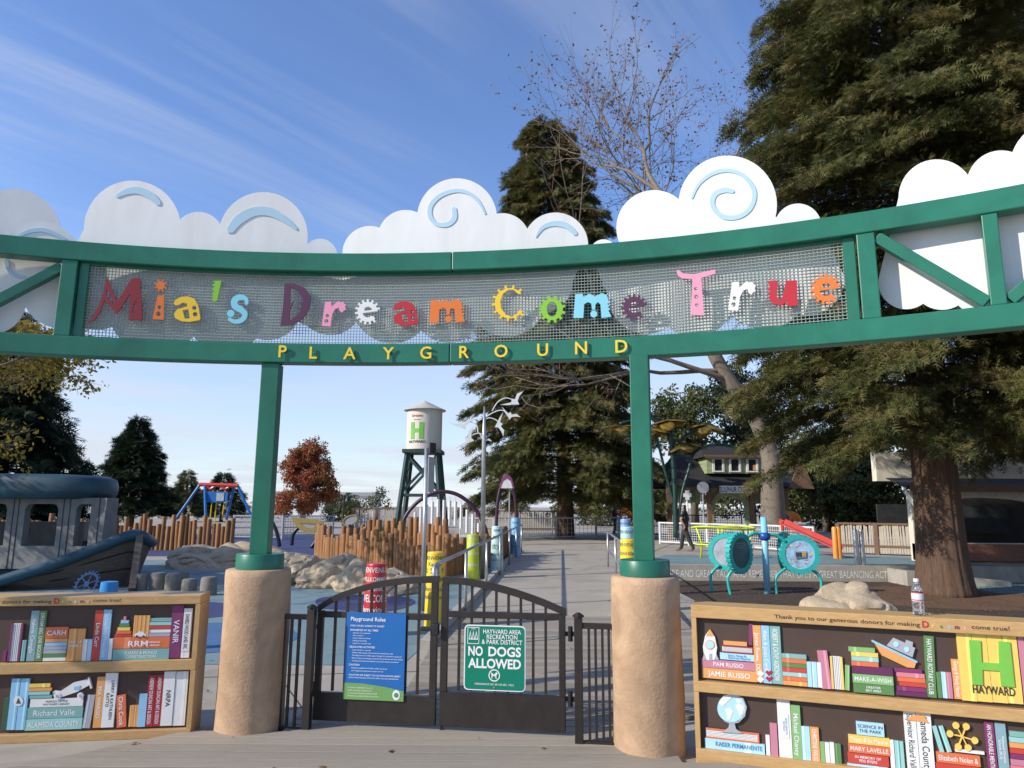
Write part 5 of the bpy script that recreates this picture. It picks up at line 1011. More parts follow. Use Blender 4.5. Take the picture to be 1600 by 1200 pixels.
mb = MB(); mb.add([(xg0-.3, hy-.9, ze-.05), (xg1, hy-.9, ze-.05), (xg1-.2, hy+2.0, zr+.6), (xg0+.5, hy+2.0, zr+.6), (xg0-.3, hy+5, ze-.05), (xg1, hy+5, ze-.05)], [(0, 1, 2, 3), (3, 2, 5, 4), (0, 3, 4), (1, 5, 2)]); mb.build('roof', SHING, ph, off=po)
mb = MB(); mb.prism([[(hx(1222), ze-.1), (hx(1259), ze-.15), (hx(1240), zr+.3)]], 0, .12, Matrix.Translation((0, hy-1.0, 0)) @ Matrix.Rotation(rad(90), 4, 'X')); mb.build('gable', TIMB, ph, off=po)
dm = MB(); dm.box(((hx(1105)+hx(1192))/2, hy+.6, (hzz(738)+hzz(713))/2), (hx(1192)-hx(1105), 1.6, hzz(713)-hzz(738))); do_ = dm.build('dormer', SIDING, ph, off=po)
for px in (1122.5, 1148.5, 1175.5):
    mb = MB(); mb.prism([[(hx(px-9), hzz(736)), (hx(px+9), hzz(736)), (hx(px+9), hzz(715)), (hx(px-9), hzz(715))], [(hx(px-6), hzz(734)), (hx(px+6), hzz(734)), (hx(px+6), hzz(716)), (hx(px-6), hzz(716))]], .22, .30, PH); mb.build('window_frame', WHITEP, do_, off=po)
    mb = MB(); mb.prism([[(hx(px-6), hzz(734)), (hx(px+6), hzz(734)), (hx(px+6), hzz(716)), (hx(px-6), hzz(716))]], .205, .23, PH); mb.build('pane', BLACK, do_, off=po)
mb = MB(); mb.prism([[(hx(1177), hzz(733)), (hx(1184), hzz(733)), (hx(1184), hzz(724)), (hx(1177), hzz(724))]], .235, .26, PH); mb.build('animal_picture', mat('orange picture', (.55, .25, .08), .6, var=.5, scale=20), do_, off=po)
mb = MB(); mb.add([(hx(1098), hy-.5, hzz(713)), (hx(1196), hy-.5, hzz(713)), (hx(1192), hy+.9, hzz(692)), (hx(1104), hy+.9, hzz(692)), (hx(1098), hy+2.3, hzz(713)), (hx(1196), hy+2.3, hzz(713))], [(0, 1, 2, 3), (3, 2, 5, 4), (0, 3, 4), (1, 5, 2)]); mb.build('dormer_roof', SHING, ph, off=po)
mb = MB(); mb.bar((hx(1100), hy-.45, hzz(712)), (hx(1194), hy-.45, hzz(712)), .08, .14); mb.build('fascia', TIMB, ph, off=po)
mb = MB(); mb.box((hx(1138.5), hy-1.0, hzz(763.5)), (hx(1161)-hx(1116), .08, hzz(758)-hzz(769))); sgn = mb.build('name_board', WHITEP, ph, off=po)
mb = MB(); add_text(mb, 'SULPHUR CREEK', Matrix.Translation((hx(1138.5), hy-1.045, hzz(763.5))) @ Matrix.Rotation(rad(90), 4, 'X'), w_=1.36, h=.24, bold=.012); mb.build('lettering', TXD, sgn, off=po)
# round traffic sign back and small white sign in front of the playhouse
for px, Y, yt, nm, lab in ((1099, 30.5, 752, 'round_sign', 'grey back of a round sign on a thin pole before the playhouse'), (1074, 30.5, 764, 'cross_sign', 'small white cross shaped sign on a white pole before the playhouse')):
    r_ = thing(nm, (Xat(px, Y), Y, 0), lab, 'sign'); z = Zat(yt+8, Y); mb = MB(); mb.tube([(0, 0, 0), (0, 0, z)], .035, 8); mb.build('pole', GREYP if px == 1099 else WHITEP, r_)
    mb = MB(); mb.prism([circ(0, z, .25, 24) if px == 1099 else [(-.08, z-.2), (.08, z-.2), (.08, z-.08), (.17, z-.08), (.17, z+.08), (.08, z+.08), (.08, z+.2), (-.08, z+.2), (-.08, z+.08), (-.17, z+.08), (-.17, z-.08), (-.08, z-.08)]], .04, .06, Matrix.Rotation(rad(90), 4, 'X')); mb.build('sign_face', GREYP if px == 1099 else WHITEP, r_)
# ------------------------------------------------------------------ stage building
CREAM = mat('cream stucco', (.68, .62, .50), .85, var=.1, dirt=.1); sy = 22.5; sx = lambda px: Xat(px, sy); sz = lambda py: Zat(py, sy)
sg = thing('stage_building', (sx(1500), sy, 0), 'cream stage building with arched opening and chalkboard behind the redwood', 'building'); so2 = sg.location.copy(); SM = Matrix.Translation((0, sy, 0)) @ Matrix.Rotation(rad(90), 4, 'X')
xa, xb = sx(1424), sx(1990); zt2 = sz(762); op = [(sx(1440), .55)]+[(sx(1540)+(sx(1640)-sx(1440))/2*math.cos(rad(a)), sz(795)+(sz(773)-sz(795))*math.sin(rad(a))) for a in range(180, -1, -12)]+[(sx(1640), .55)]
mb = MB(); mb.prism([[(xa, 0), (xb, 0), (xb, zt2), (xa, zt2)], op], -.25, 0, SM); mb.build('wall', CREAM, sg, off=so2)
mb = MB(); mb.box(((xa+xb)/2+1.2, sy+3.2, 1.4), (xb-xa-2.4, .2, 2.8)); mb.build('back_wall', BROWN, sg, off=so2)
mb = MB(); mb.box((sx(1560), sy+3.0, 1.25), (4.6, .08, 1.0)); mb.build('chalkboard', mat('chalkboard', (.022, .024, .024), .8, var=.5, scale=3), sg, off=so2)
for px, nm in ((1424, 1), (1660, 2)): mb = MB(); mb.box((sx(px), sy-.5, zt2/2), (.16, .16, zt2)); mb.build('post', WHITEP, sg, off=so2); mb = MB(); mb.tube(smoothpath([(sx(px)-.06, sy-.5, zt2-1.0), (sx(px)-.14, sy-.5, zt2-.5), (sx(px)-.42, sy-.5, zt2-.04)], 5), .07, 6); mb.build('bracket', WHITEP, sg, off=so2)
mb = MB(); mb.add([(sx(1393), sy-1.0, zt2), (xb, sy-1.0, zt2), (xb, sy+1.0, zt2+.42), (sx(1412), sy+1.0, zt2+.42), (sx(1393), sy-1.0, zt2+.12), (xb, sy-1.0, zt2+.12)], [(4, 5, 2, 3), (0, 1, 5, 4), (0, 4, 3)]); mb.build('roof', SHING, sg, off=so2)
mb = MB(); mb.bar((sx(1396), sy-1.03, zt2+.05), (xb, sy-1.03, zt2+.05), .06, .22); mb.build('fascia', DARKW, sg, off=so2)
mb = MB(); mb.box(((sx(1403)+xb)/2, sy+1.3, zt2+.80), (xb-sx(1403), .3, .95)); mb.build('upper_wall', CREAM, sg, off=so2)
mb = MB(); mb.box(((sx(1640)+xa)/2, sy-.1, .28), (sx(1640)-xa, .5, .5)); mb.build('bench', wood('red brown timber', (.14, .05, .03), (.26, .11, .07), (1, 6, 6), 3), sg, off=so2)
# ------------------------------------------------------------------ flower canopy sculpture
fs_y = 31.0; fc = thing('flower_canopy', (Xat(1055, fs_y), fs_y, 0), 'dark green steel stems carrying translucent yellow petal canopies', 'sculpture'); fo = fc.location.copy(); PET2 = leafmat('petal amber', [(.20, .13, .02), (.40, .28, .04), (.25, .19, .10)], .6, .55, .4); DGRN = mat('stem green', (.012, .05, .04), .4)
fp = lambda x, y, d=0: tuple(D(x, y, fs_y+d))
for pth, r_ in (([(1056, 840), (1054, 760), (1050, 700), (1046, 660)], .11), ([(1058, 830), (1066, 770), (1076, 735), (1082, 712), (1100, 698), (1130, 695), (1160, 703)], .07), ([(1054, 790), (1040, 740), (1030, 700), (1020, 668)], .06), ([(1054, 720), (1062, 690), (1085, 672), (1105, 662), (1126, 672)], .06), ([(1052, 700), (1030, 660), (1000, 655), (968, 662)], .06)): mb = MB(); mb.tube(smoothpath([fp(*q) for q in pth], 6), r_, 7); mb.build('stem', DGRN, fc, 'all', off=fo)
def petal(px, py, L, W, rot, tilt):
    c = Vector(fp(px, py)); M = Matrix.Translation(c) @ Matrix.Rotation(rad(rot), 4, 'Z') @ Matrix.Rotation(rad(tilt), 4, 'Y'); mb = MB(); n_ = 10; o = 0
    for i in range(n_+1):
        t = i/n_; w_ = W*math.sin(math.pi*min(t*.9+.08, 1))**.7
        for j in range(5): s_ = (j-2)/2; mb.v.append(tuple(M @ Vector((L*t, w_*s_, .25*L*(t-.2)*(1-t)-.18*w_*s_*s_+.0)))) 
    for i in range(n_):
        for j in range(4): mb.f.append((i*5+j, (i+1)*5+j, (i+1)*5+j+1, i*5+j+1))
    o = mb.build('petal', PET2, fc, 'all', off=fo); s_ = o.modifiers.new('thickness', 'SOLIDIFY'); s_.thickness = .02
for px, py in ((1105, 662), (1068, 690), (975, 664), (1022, 668), (1045, 655)):
    for k in range(5): petal(px, py, random.uniform(.8, 1.1), .36, k*72+px, random.uniform(5, 35))
# ------------------------------------------------------------------ swing frame, leaf panels, lamp, far roof
sw_y = 40.0; SW = lambda x, y: D(x, y, sw_y); sw = thing('climbing_frame', (Xat(340, sw_y), sw_y, 0), 'blue legged frame with red top bar and blue sign panel', 'climbing frame'); swo = sw.location.copy(); BLS = mat('blue steel', (.02, .16, .50), .35)
for (xa_, ya_), (xb_, yb_), dy_ in (((314, 755), (274, 812), 0), ((320, 755), (329, 824), -.6), ((371, 758), (392, 805), 0), ((366, 758), (345, 812), .8)): mb = MB(); mb.tube([SW(xa_, ya_), SW(xb_, yb_)+Vector((0, dy_, 0))], .075, 8); mb.build('leg', BLS, sw, off=swo)
mb = MB(); mb.tube([SW(312, 757), SW(372, 759)], .11, 8); mb.build('top_bar', RED, sw, off=swo)
for px in (328, 352): mb = MB(); mb.tube(smoothpath([tuple(SW(px-6, 758)), tuple(SW(px, 764)), tuple(SW(px+7, 760))], 5), .08, 7); mb.build('hanger', RED, sw, off=swo)
a, c = SW(324, 768), SW(356, 785); mb = MB(); mb.box(((a.x+c.x)/2, sw_y-.1, (a.z+c.z)/2), (c.x-a.x, .05, a.z-c.z)); pn = mb.build('sign_panel', BLS, sw, off=swo); mb = MB(); mb.box(((a.x+c.x)/2+.2, sw_y-.14, (a.z+c.z)/2), (.42, .02, .44)); mb.build('picture', mat('pale picture', (.45, .5, .5), .5, var=.4, scale=8), pn, off=swo)
for px, q in ((333, 814), (340, 818), (352, 812)): mb = MB(); mb.tube([SW(px, 766), SW(q and px-5, q)], .03, 6); mb.build('rope', YELLOW, sw, off=swo)
GOLD = mat('gold leaf panel', (.34, .25, .07), .5, var=.15); NAV2 = mat('navy steel', (.012, .016, .035), .4)
lp = thing('leaf_panel', (Xat(480, 27), 27, 0), 'gold leaf shaped play panel on curved navy legs', 'play panel'); lo_ = lp.location.copy(); LM = Matrix.Translation((0, 27, 0)) @ Matrix.Rotation(rad(90), 4, 'X'); q27 = lambda x, y: (D(x, y, 27).x, D(x, y, 27).z)
mb = MB(); mb.prism([smoothpath([q27(*p) for p in ((456, 808), (480, 810), (505, 815), (500, 826), (486, 833), (470, 828), (460, 818), (456, 808))], 4)[:-1], [q27(*p) for p in ((469, 817), (494, 819), (488, 826), (476, 823))]], -.04, .04, LM); mb.build('leaf', GOLD, lp, off=lo_)
mb = MB(); mb.prism([[q27(*p) for p in ((468, 816), (495, 818), (489, 827), (475, 824))]], -.015, .015, LM); mb.build('mesh_insert', GREYP, lp, off=lo_)
for pth in ([(466, 825), (458, 835), (456, 852)], [(500, 822), (497, 840), (486, 856)], [(423, 812), (432, 830), (437, 854)]): mb = MB(); mb.tube(smoothpath([tuple(D(*p, 27)) for p in pth], 5), .07, 8); mb.build('leg', NAV2, lp, 'all', off=lo_)
ov = thing('oval_panel', (Xat(547, 27), 27, 0), 'tilted oval gold rimmed play panel behind the logs', 'play panel'); oo = ov.location.copy(); c = D(547, 813, 27); OM = Matrix.Translation(c) @ Matrix.Rotation(rad(90), 4, 'X') @ Matrix.Rotation(rad(22), 4, 'Z')
mb = MB(); mb.prism([circ(0, 0, .30, 26, ry=.19), circ(0, 0, .25, 26, ry=.145)], -.04, .04, OM); mb.build('rim', GOLD, ov, off=oo); mb = MB(); mb.prism([circ(0, 0, .255, 26, ry=.15)], -.015, .015, OM); mb.build('oval_face', GREYP, ov, off=oo); mb = MB(); mb.tube([(c.x, 27, 0), (c.x, 27, c.z-.15)], .06, 8); mb.build('leg', NAV2, ov, off=oo)
lamp = thing('street_lamp', (Xat(537, 55), 55, 0), 'black street lamp with a bell shade beyond the log wall', 'street lamp'); zl = Zat(775, 55); mb = MB(); mb.tube([(0, 0, 0), (0, 0, zl)], [.09, .06], 8); mb.build('pole', BLACK, lamp); mb = MB(); mb.tube(smoothpath([(0, 0, zl-.1), (.15, 0, zl+.12), (.3, 0, zl-.05)], 5), .04, 6); mb.build('arm', BLACK, lamp); mb = MB(); mb.lathe([(.25, -.42), (.2, -.25), (.06, -.05), (.04, .0)], (.3, 0, zl-.05), 14); mb.build('shade', BLACK, lamp, 'auto')
fh = thing('far_house', (Xat(268, 85), 85, 0), 'distant low building with dull red roof behind the conifers', 'building'); mb = MB(); mb.box((0, 3, 1.2), (6, 6, 2.4)); mb.build('wall', CREAM, fh); mb = MB(); zr_ = Zat(767, 85); mb.add([(-3.6, -.6, 2.3), (3.6, -.6, 2.3), (2.6, 3, zr_), (-2.6, 3, zr_), (-3.6, 6.6, 2.3), (3.6, 6.6, 2.3)], [(0, 1, 2, 3), (3, 2, 5, 4), (0, 3, 4), (1, 5, 2)]); mb.build('roof', mat('dull red roof', (.13, .05, .045), .8), fh)
fh = thing('far_house', (Xat(500, 95), 95, 0), 'distant white walled building beyond the red leaved tree', 'building'); mb = MB(); mb.box((0, 3, 1.4), (14, 6, 2.8)); mb.build('wall', WHITEP, fh); mb = MB(); mb.box((0, 3, 3.0), (14.6, 6.6, .5)); mb.build('roof', GREYP, fh)
for k in range(4): mb = MB(); mb.box((-5+k*3.2, -.02, 1.5), (1.4, .05, 1.1)); mb.build('window', BLACK, fh)
# ------------------------------------------------------------------ people
def person(loc, rz, joints, edges, H, label, zones):
    bm = bmesh.new(); V = [bm.verts.new(j[0]) for j in joints]; [bm.edges.new((V[a], V[b_])) for a, b_ in edges]
    me = bpy.data.meshes.new('tmp'); bm.to_mesh(me); bm.free(); o = bpy.data.objects.new('tmp', me); COL.objects.link(o)
    sk = o.modifiers.new('s', 'SKIN'); sk.use_smooth_shade = True; lay_ = me.skin_vertices[0].data if len(me.skin_vertices) else me.skin_vertices.new(name='').data if hasattr(me.skin_vertices, 'new') else None
    if lay_ is None or len(me.skin_vertices) == 0:
        pass
    for i, j in enumerate(joints):
        me.skin_vertices[0].data[i].radius = (j[1], j[2] if len(j) > 2 else j[1])
    me.skin_vertices[0].data[0].use_root = True
    ss = o.modifiers.new('u', 'SUBSURF'); ss.levels = 2; ss.render_levels = 2
    bpy.context.view_layer.update(); dg = bpy.context.evaluated_depsgraph_get(); m2 = bpy.data.meshes.new_from_object(o.evaluated_get(dg)); bpy.data.objects.remove(o)
    m2.name = 'person'; m2.materials.clear(); names = []
    for nm, m_, fn in zones: m2.materials.append(m_)
    for p in m2.polygons:
        c = p.center
        for i, (nm, m_, fn) in enumerate(zones):
            if fn(c): p.material_index = i; break
        p.use_smooth = True
    ob = bpy.data.objects.new('person', m2); COL.objects.link(ob); ob.location = loc; ob.rotation_euler = (0, 0, rz); tag(ob, label, 'person'); return ob
def body(stride, armL, armR):
    J = [((0, 0, .95), .17, .13), ((0, 0, 1.12), .17, .125), ((0, 0, 1.32), .195, .13), ((0, 0, 1.44), .11, .09), ((0, -.01, 1.52), .055), ((0, -.02, 1.60), .085, .095), ((0, -.02, 1.69), .085, .10)]; E = [(0, 1), (1, 2), (2, 3), (3, 4), (4, 5), (5, 6)]
    def chain_(root, pts):
        prev = root
        for p in pts: J.append(p); E.append((prev, len(J)-1)); prev = len(J)-1
        return prev
    for s, d in ((-1, stride), (1, -stride)):
        chain_(0, [((s*.095, 0, .86), .115), ((s*.105, -d*.45-.02, .50), .09), ((s*.105, -d+.06*abs(stride > 0), .10), .068), ((s*.11, -d-.07, .035), .042, .03), ((s*.11, -d-.15, .03), .035, .025)])
    for s, (el, wr) in ((-1, armL), (1, armR)):
        h = chain_(2, [((s*.20, 0, 1.39), .075), ((s*.25+el[0], el[1], el[2]), .055), ((s*.22+wr[0], wr[1], wr[2]), .032), ((s*.22+wr[0], wr[1]-.02, wr[2]-.06), .036, .02)])
        b0 = Vector(J[h][0])
        for k, (dx, ln) in enumerate(((-.025, .06), (-.008, .075), (.009, .07), (.024, .055))): chain_(h, [((b0.x+dx, b0.y-.01, b0.z-.045), .0095), ((b0.x+dx, b0.y-.02, b0.z-.04-ln), .008)])
        chain_(h, [((b0.x-s*.03, b0.y-.03, b0.z-.01), .011), ((b0.x-s*.035, b0.y-.045, b0.z-.05), .009)])
    return J, E
SKIN = mat('skin', (.36, .20, .13), .5); HAIR = mat('dark hair', (.015, .012, .010), .6); BKC = mat('black cloth', (.014, .015, .018), .85); OLV = mat('dark olive trousers', (.028, .032, .024), .85); MAR = mat('maroon jacket', (.10, .02, .035), .8); SHOE = mat('tan shoes', (.22, .13, .07), .7)
J, E = body(.24, ((0, .10, 1.12), (.02, -.06, .92)), ((0, -.12, 1.14), (.0, .02, .90)))
mp_ = G(1072, 861)
man = person((mp_.x, mp_.y, 0), rad(-112), J, E, 1.73, 'man in black t-shirt and dark trousers walking past the white fence', [('shoe', SHOE, lambda c: c.z < .075), ('tr', OLV, lambda c: c.z < .98 and abs(c.x) < .235 and not (abs(c.x) > .2 and c.z > .70)), ('skin', SKIN, lambda c: (abs(c.x) > .195 and c.z < 1.24) or (1.47 < c.z < 1.65 and c.y < -.03)), ('hair', HAIR, lambda c: c.z >= 1.56), ('sh', BKC, lambda c: True)])
J, E = body(.05, ((0, -.08, 1.14), (.06, -.26, 1.16)), ((0, -.08, 1.14), (-.06, -.26, 1.16)))
pp = G(961, 836)
per = person((pp.x, pp.y, 0), rad(70), J, E, 1.7, 'person in maroon jacket standing on the far ramp looking at hands', [('shoe', BKC, lambda c: c.z < .92 and c.y > -.2), ('skin', SKIN, lambda c: (c.y < -.22 and c.z > 1.0) or (1.47 < c.z < 1.65 and c.y < -.03)), ('hair', HAIR, lambda c: c.z >= 1.50), ('jk', MAR, lambda c: True)])
# ------------------------------------------------------------------ trees
BARK = wood('redwood bark', (.045, .026, .018), (.17, .10, .062), (12, 12, .55), 2.4, .95, 1.0); BARKG = wood('grey brown bark', (.10, .075, .055), (.27, .22, .17), (5, 5, 1.2), 3, .9, .7)
RWG = leafmat('redwood needles', [(.026, .036, .013), (.068, .080, .025), (.125, .128, .040), (.18, .125, .05)], .9, .28)
DKG = leafmat('dark conifer needles', [(.008, .016, .008), (.018, .032, .014), (.035, .050, .020)], .6, .2)
OLG = leafmat('olive foliage', [(.035, .045, .014), (.075, .088, .028), (.125, .13, .048)], .5, .25)
REDL = leafmat('red autumn leaves', [(.18, .035, .026), (.34, .085, .05), (.36, .15, .06), (.20, .16, .05)], .35, .3)
YELL = leafmat('yellow autumn leaves', [(.10, .10, .014), (.25, .20, .025), (.22, .14, .035)], 1.2, .45); BRNL = leafmat('dead brown leaves', [(.10, .045, .022), (.20, .10, .05)], 2, .2); ORGL = leafmat('orange autumn leaves', [(.25, .07, .015), (.42, .15, .03)], 1, .3)
def np_mesh(name, verts, nv, m, parent):
    """verts (N*nv,3): N faces of nv corners each"""
    n_ = len(verts)//nv; me = bpy.data.meshes.new(name); me.vertices.add(len(verts)); me.vertices.foreach_set('co', verts.astype(np.float32).ravel())
    me.loops.add(len(verts)); me.loops.foreach_set('vertex_index', np.arange(len(verts), dtype=np.int32)); me.polygons.add(n_); me.polygons.foreach_set('loop_start', np.arange(0, len(verts), nv, dtype=np.int32))
    me.update(calc_edges=True); me.materials.append(m); o = bpy.data.objects.new(name, me); COL.objects.link(o); o.parent = parent; return o
def unit(a): return a/np.maximum(np.linalg.norm(a, axis=1, keepdims=True), 1e-6)
def fronds(pos, dirs, L, wid, rng, pairs=4, lw=.13):
    """feathery sprays: thin blades left and right of an axis"""
    N = len(pos); d = unit(dirs); rv = rng.normal(size=(N, 3)); rv[:, 2] += .9; side = unit(np.cross(d, rv)); out = []
    L = L[:, None]
    for k in range(pairs):
        t = .12+.8*k/pairs; base = pos+d*L*t
        for s in (-1, 1):
            tip = base+(d*.62+side*s*.78)*L*wid*(1-.55*t)+rng.normal(size=(N, 3))*L*.05; wv = d*L*lw
            out.append(np.stack([base-wv*.5, base+wv*.5, tip], 1))
    out.append(np.stack([pos-side*L*.03, pos+side*L*.03, pos+d*L*1.05], 1)); out.append(np.stack([pos+d*L*.6-side*L*.05, pos+d*L*.6+side*L*.05, pos+d*L*1.15], 1))
    return np.concatenate(out, 0).reshape(-1, 3)
def leaves(pos, size, rng, down=.0):
    N = len(pos); u = unit(rng.normal(size=(N, 3))); v = rng.normal(size=(N, 3)); v = unit(v-u*(u*v).sum(1, keepdims=True)); s = size[:, None]
    c = pos; return np.stack([c-u*s, c-v*s*.55, c+u*s, c+v*s*.55], 1).reshape(-1, 3)
def conifer(name, label, loc, H, R, zb, nb, spl, dens, m, trunk_r, seed, up=.15, droop=.45, prof=None, hide=0, group=None, flare=1.25, pairs=4, lean=(0, 0), bark=None, zcut=1e9):
    rng = np.random.default_rng(seed); root = thing(name, loc, label, 'tree', group); prof = prof or (lambda t: (1-t)**.8)
    mb = MB(); k = 14
    pts = [(lean[0]*(i/k)**1.5, lean[1]*(i/k)**1.5, H*i/k) for i in range(k+1)]; rs = [trunk_r*(1-i/k)**.8+.02 for i in range(k+1)]
    pts.insert(1, (0, 0, .25)); rs[0] *= flare; rs.insert(1, trunk_r*1.08)
    if flare > 1.2:
        pts = [(0, 0, q) for q in (0, .12, .3, .6, 1.0, 1.5, 2, 2.6, 3.3, 4.2, 5.5)]+[(lean[0]*(i/k)**1.5, lean[1]*(i/k)**1.5, H*i/k) for i in range(5, k+1)]
        rs = [trunk_r*((1-min(q[2], H)/H)**.8+.22*math.exp(-q[2]*2.2)+.08*math.exp(-q[2]*.8))+.02 for q in pts]
    nt_ = 96 if flare > 1.2 else 14
    mb.tube(pts, rs, nt_)
    if flare > 1.2:
        for q in range(len(mb.v)):
            x, y_, z = mb.v[q]; a = math.atan2(y_, x); rd = abs(math.sin(a*9+.35*math.sin(z*1.3)+.2*z))**.6*.5+abs(math.sin(a*15.5-.3*math.sin(z*.9)+1))**.6*.5; w_ = 1+.11*(rd-.5)+.05*math.sin(a*3+1)*math.exp(-z*.7); mb.v[q] = (x*w_, y_*w_, z)
    mb.build('trunk', bark or BARK, root, 'all')
    u = (np.arange(nb)+rng.random(nb))/nb; z = zb+(H-zb)*u**.92; t = (z-zb)/(H-zb); az = np.arange(nb)*2.39996+rng.normal(size=nb)*.25
    L = np.array([prof(q) for q in t])*R*rng.uniform(.72, 1.08, nb)+.15; sp = []; sd = []; wood_ = MB()
    for i in range(nb):
        a = az[i]; dv = np.array([math.cos(a), math.sin(a), 0]); pv = np.array([-math.sin(a), math.cos(a), 0]); l_ = L[i]; c0 = np.array([lean[0]*(z[i]/H)**1.5, lean[1]*(z[i]/H)**1.5, z[i]])
        f = lambda s: c0+dv*l_*s+np.array([0, 0, 1])*l_*(up*s-droop*s*s)
        if l_ > .5: wood_.tube([f(s) for s in (0, .35, .7, .95)], [.012+.018*l_/3, .012+.012*l_/3, .01, .005], 4, False)
        n_ = max(6, int(l_*dens*(1 if z[i] < zcut else .3)*(.5 if dv[1] > .35 else 1))); s = rng.uniform(.12, 1.0, n_)**.75; lat = rng.normal(size=n_)*.20*l_*(1.08-s)**.7
        P_ = np.stack([f(q) for q in s])+pv*lat[:, None]+rng.normal(size=(n_, 3))*np.array([.06, .06, .10])
        dd = dv*(.7+.3*rng.random((n_, 1)))+pv*np.sign(lat)[:, None]*rng.uniform(.1, .9, (n_, 1)); dd[:, 2] += (up-2*droop*s)*.8-.25+rng.normal(size=n_)*.25
        sp.append(P_); sd.append(dd)
    P_ = np.concatenate(sp); dd = np.concatenate(sd); Ls = spl*rng.uniform(.6, 1.25, len(P_))
    if wood_.v: wood_.build('branches', bark or BARK, root)['kind'] = 'stuff'
    o = np_mesh('crown', fronds(P_, dd, Ls, .62, rng, pairs), 3, m, root); o['kind'] = 'stuff'; return root
col = lambda t: min(1, 1.25*(1-t)**.55)*(1 if t > .06 else .86)
conifer('redwood_tree', 'huge redwood with furrowed trunk rising from the mulch bed', (10.2, 17.2, -.40), 24, 5.2, 3.5, 420, .27, 155, RWG, .49, 1, .10, .36, pairs=3, zcut=16.5, prof=lambda t: min(1, .82+.5*t) if t < .3 else 1.0*(1-(t-.3)/.7)**.75, flare=1.32)
conifer('redwood_tree', 'second redwood filling the corner above the stage building', (17.2, 18.6, -.40), 22, 4.8, 4.2, 240, .30, 70, RWG, .5, 2, .10, .42, pairs=3, zcut=15, prof=lambda t: 1-(t*.95)**1.6)
conifer('redwood_tree', 'tall conical redwood behind the white mesh fence and seagulls', (Xat(884, 37.6), 37.6, 0), 23.4, 5.7, 2.0, 360, .46, 58, RWG, .42, 3, .12, .32, prof=lambda t: ((1-t)**.5*.92+.03)*(.84+.28*abs(math.sin(t*41))), lean=(-1.1, 0), flare=1.1)
conifer('conifer_tree', 'dark conifer behind the boat roof at the yellow maple', (Xat(-5, 33), 33, 0), 10.5, 4.6, .8, 200, .55, 38, DKG, .3, 4, .12, .25, flare=1.1)
conifer('conifer_tree', 'dark shaggy conifer between the boat and the blue frame', (Xat(206, 48), 48, 0), Zat(657, 48), 2.9, .6, 170, .5, 36, DKG, .22, 5, .35, .25, flare=1.1)
conifer('conifer_tree', 'small pale conifer behind the left leg of the blue frame'.replace('left ', 'outer '), (Xat(290, 66), 66, 0), Zat(739, 66), 1.9, .4, 90, .45, 30, OLG, .15, 6, .3, .2, flare=1.1)
conifer('conifer_tree', 'small conifer peeking above the red bar of the blue frame', (Xat(347, 66), 66, 0), Zat(742, 66), 2.6, .4, 90, .5, 26, DKG, .15, 7, .3, .2, flare=1.1)
def leafy(name, label, loc, H, blobs, nleaf, size, m, seed, trunk_r=.15, bark=None, trunk=True, group=None, cat='tree'):
    rng = np.random.default_rng(seed); root = thing(name, loc, label, cat, group)
    if trunk:
        mb = MB(); mb.tube([(0, 0, 0), (.03, 0, H*.3), (-.04, .03, H*.62)], [trunk_r*1.2, trunk_r, trunk_r*.5], 9); mb.build('trunk', bark or BARKG, root, 'all')
        br = MB()
        for (cx, cy, cz), r in blobs: br.tube([(0, 0, H*.25), (cx*.5, cy*.5, H*.25+(cz-H*.25)*.6), (cx, cy, cz)], [trunk_r*.5, trunk_r*.3, .01], 5)
        br.build('limbs', bark or BARKG, root)['kind'] = 'stuff'
    vol = np.array([b_[1]**2 if np.isscalar(b_[1]) else b_[1][0]*b_[1][2] for b_ in blobs]); idx = rng.choice(len(blobs), nleaf, p=vol/vol.sum()); C = np.array([b_[0] for b_ in blobs], float)[idx]; R_ = np.array([(b_[1],)*3 if np.isscalar(b_[1]) else b_[1] for b_ in blobs], float)[idx]
    d = unit(rng.normal(size=(nleaf, 3))); ph_ = rng.uniform(0, 6.28, 3); wob = 1+.16*np.sin(d[:, 0]*7+ph_[0]+idx)*np.sin(d[:, 1]*6+ph_[1])+.12*np.sin(d[:, 2]*9+idx*2)
    rr_ = rng.random(nleaf)**.42*wob; P_ = C+d*R_*rr_[:, None]
    clump = np.sin(P_[:, 0]*5.1+seed)+np.sin(P_[:, 1]*4.7+2)+np.sin(P_[:, 2]*5.9+1)+rng.normal(size=nleaf)*.6; P_ = P_[clump > -.9]
    o = np_mesh('crown', leaves(P_, size*rng.uniform(.6, 1.3, len(P_)), rng), 4, m, root); o['kind'] = 'stuff'; return root
rb = random.Random(12)
def blobset(n_, R, zlo, zhi, r0, r1, conical=0.0): return [((lambda a, q, z: (q*math.cos(a), q*math.sin(a), z))(rb.uniform(0, 6.28), R*math.sqrt(rb.random())*(1-conical*((k+.5)/n_)), zlo+(zhi-zlo)*(k+.5)/n_), rb.uniform(r0, r1)) for k in range(n_)]
leafy('maple_tree', 'red leaved autumn tree next to the arch post and gold leaf panel', (Xat(474, 50), 50, 0), Zat(683, 50), blobset(28, 2.0, 1.3, Zat(692, 50)-.5, .55, .95, .55), 38000, .085, REDL, 31, .18)
leafy('evergreen_tree', 'broad olive evergreen behind the orange hood and playhouse gable', (Xat(1290, 50), 50, 0), 6.5, blobset(26, 3.6, .8, 5.6, 1.0, 1.7, .3), 34000, .13, OLG, 32, .25)
leafy('evergreen_tree', 'olive evergreen behind the picket fence beside the stage building', (Xat(1375, 46), 46, 0), 6.0, blobset(24, 3.2, .6, 5.0, 1.0, 1.6, .3), 30000, .13, OLG, 33, .25)
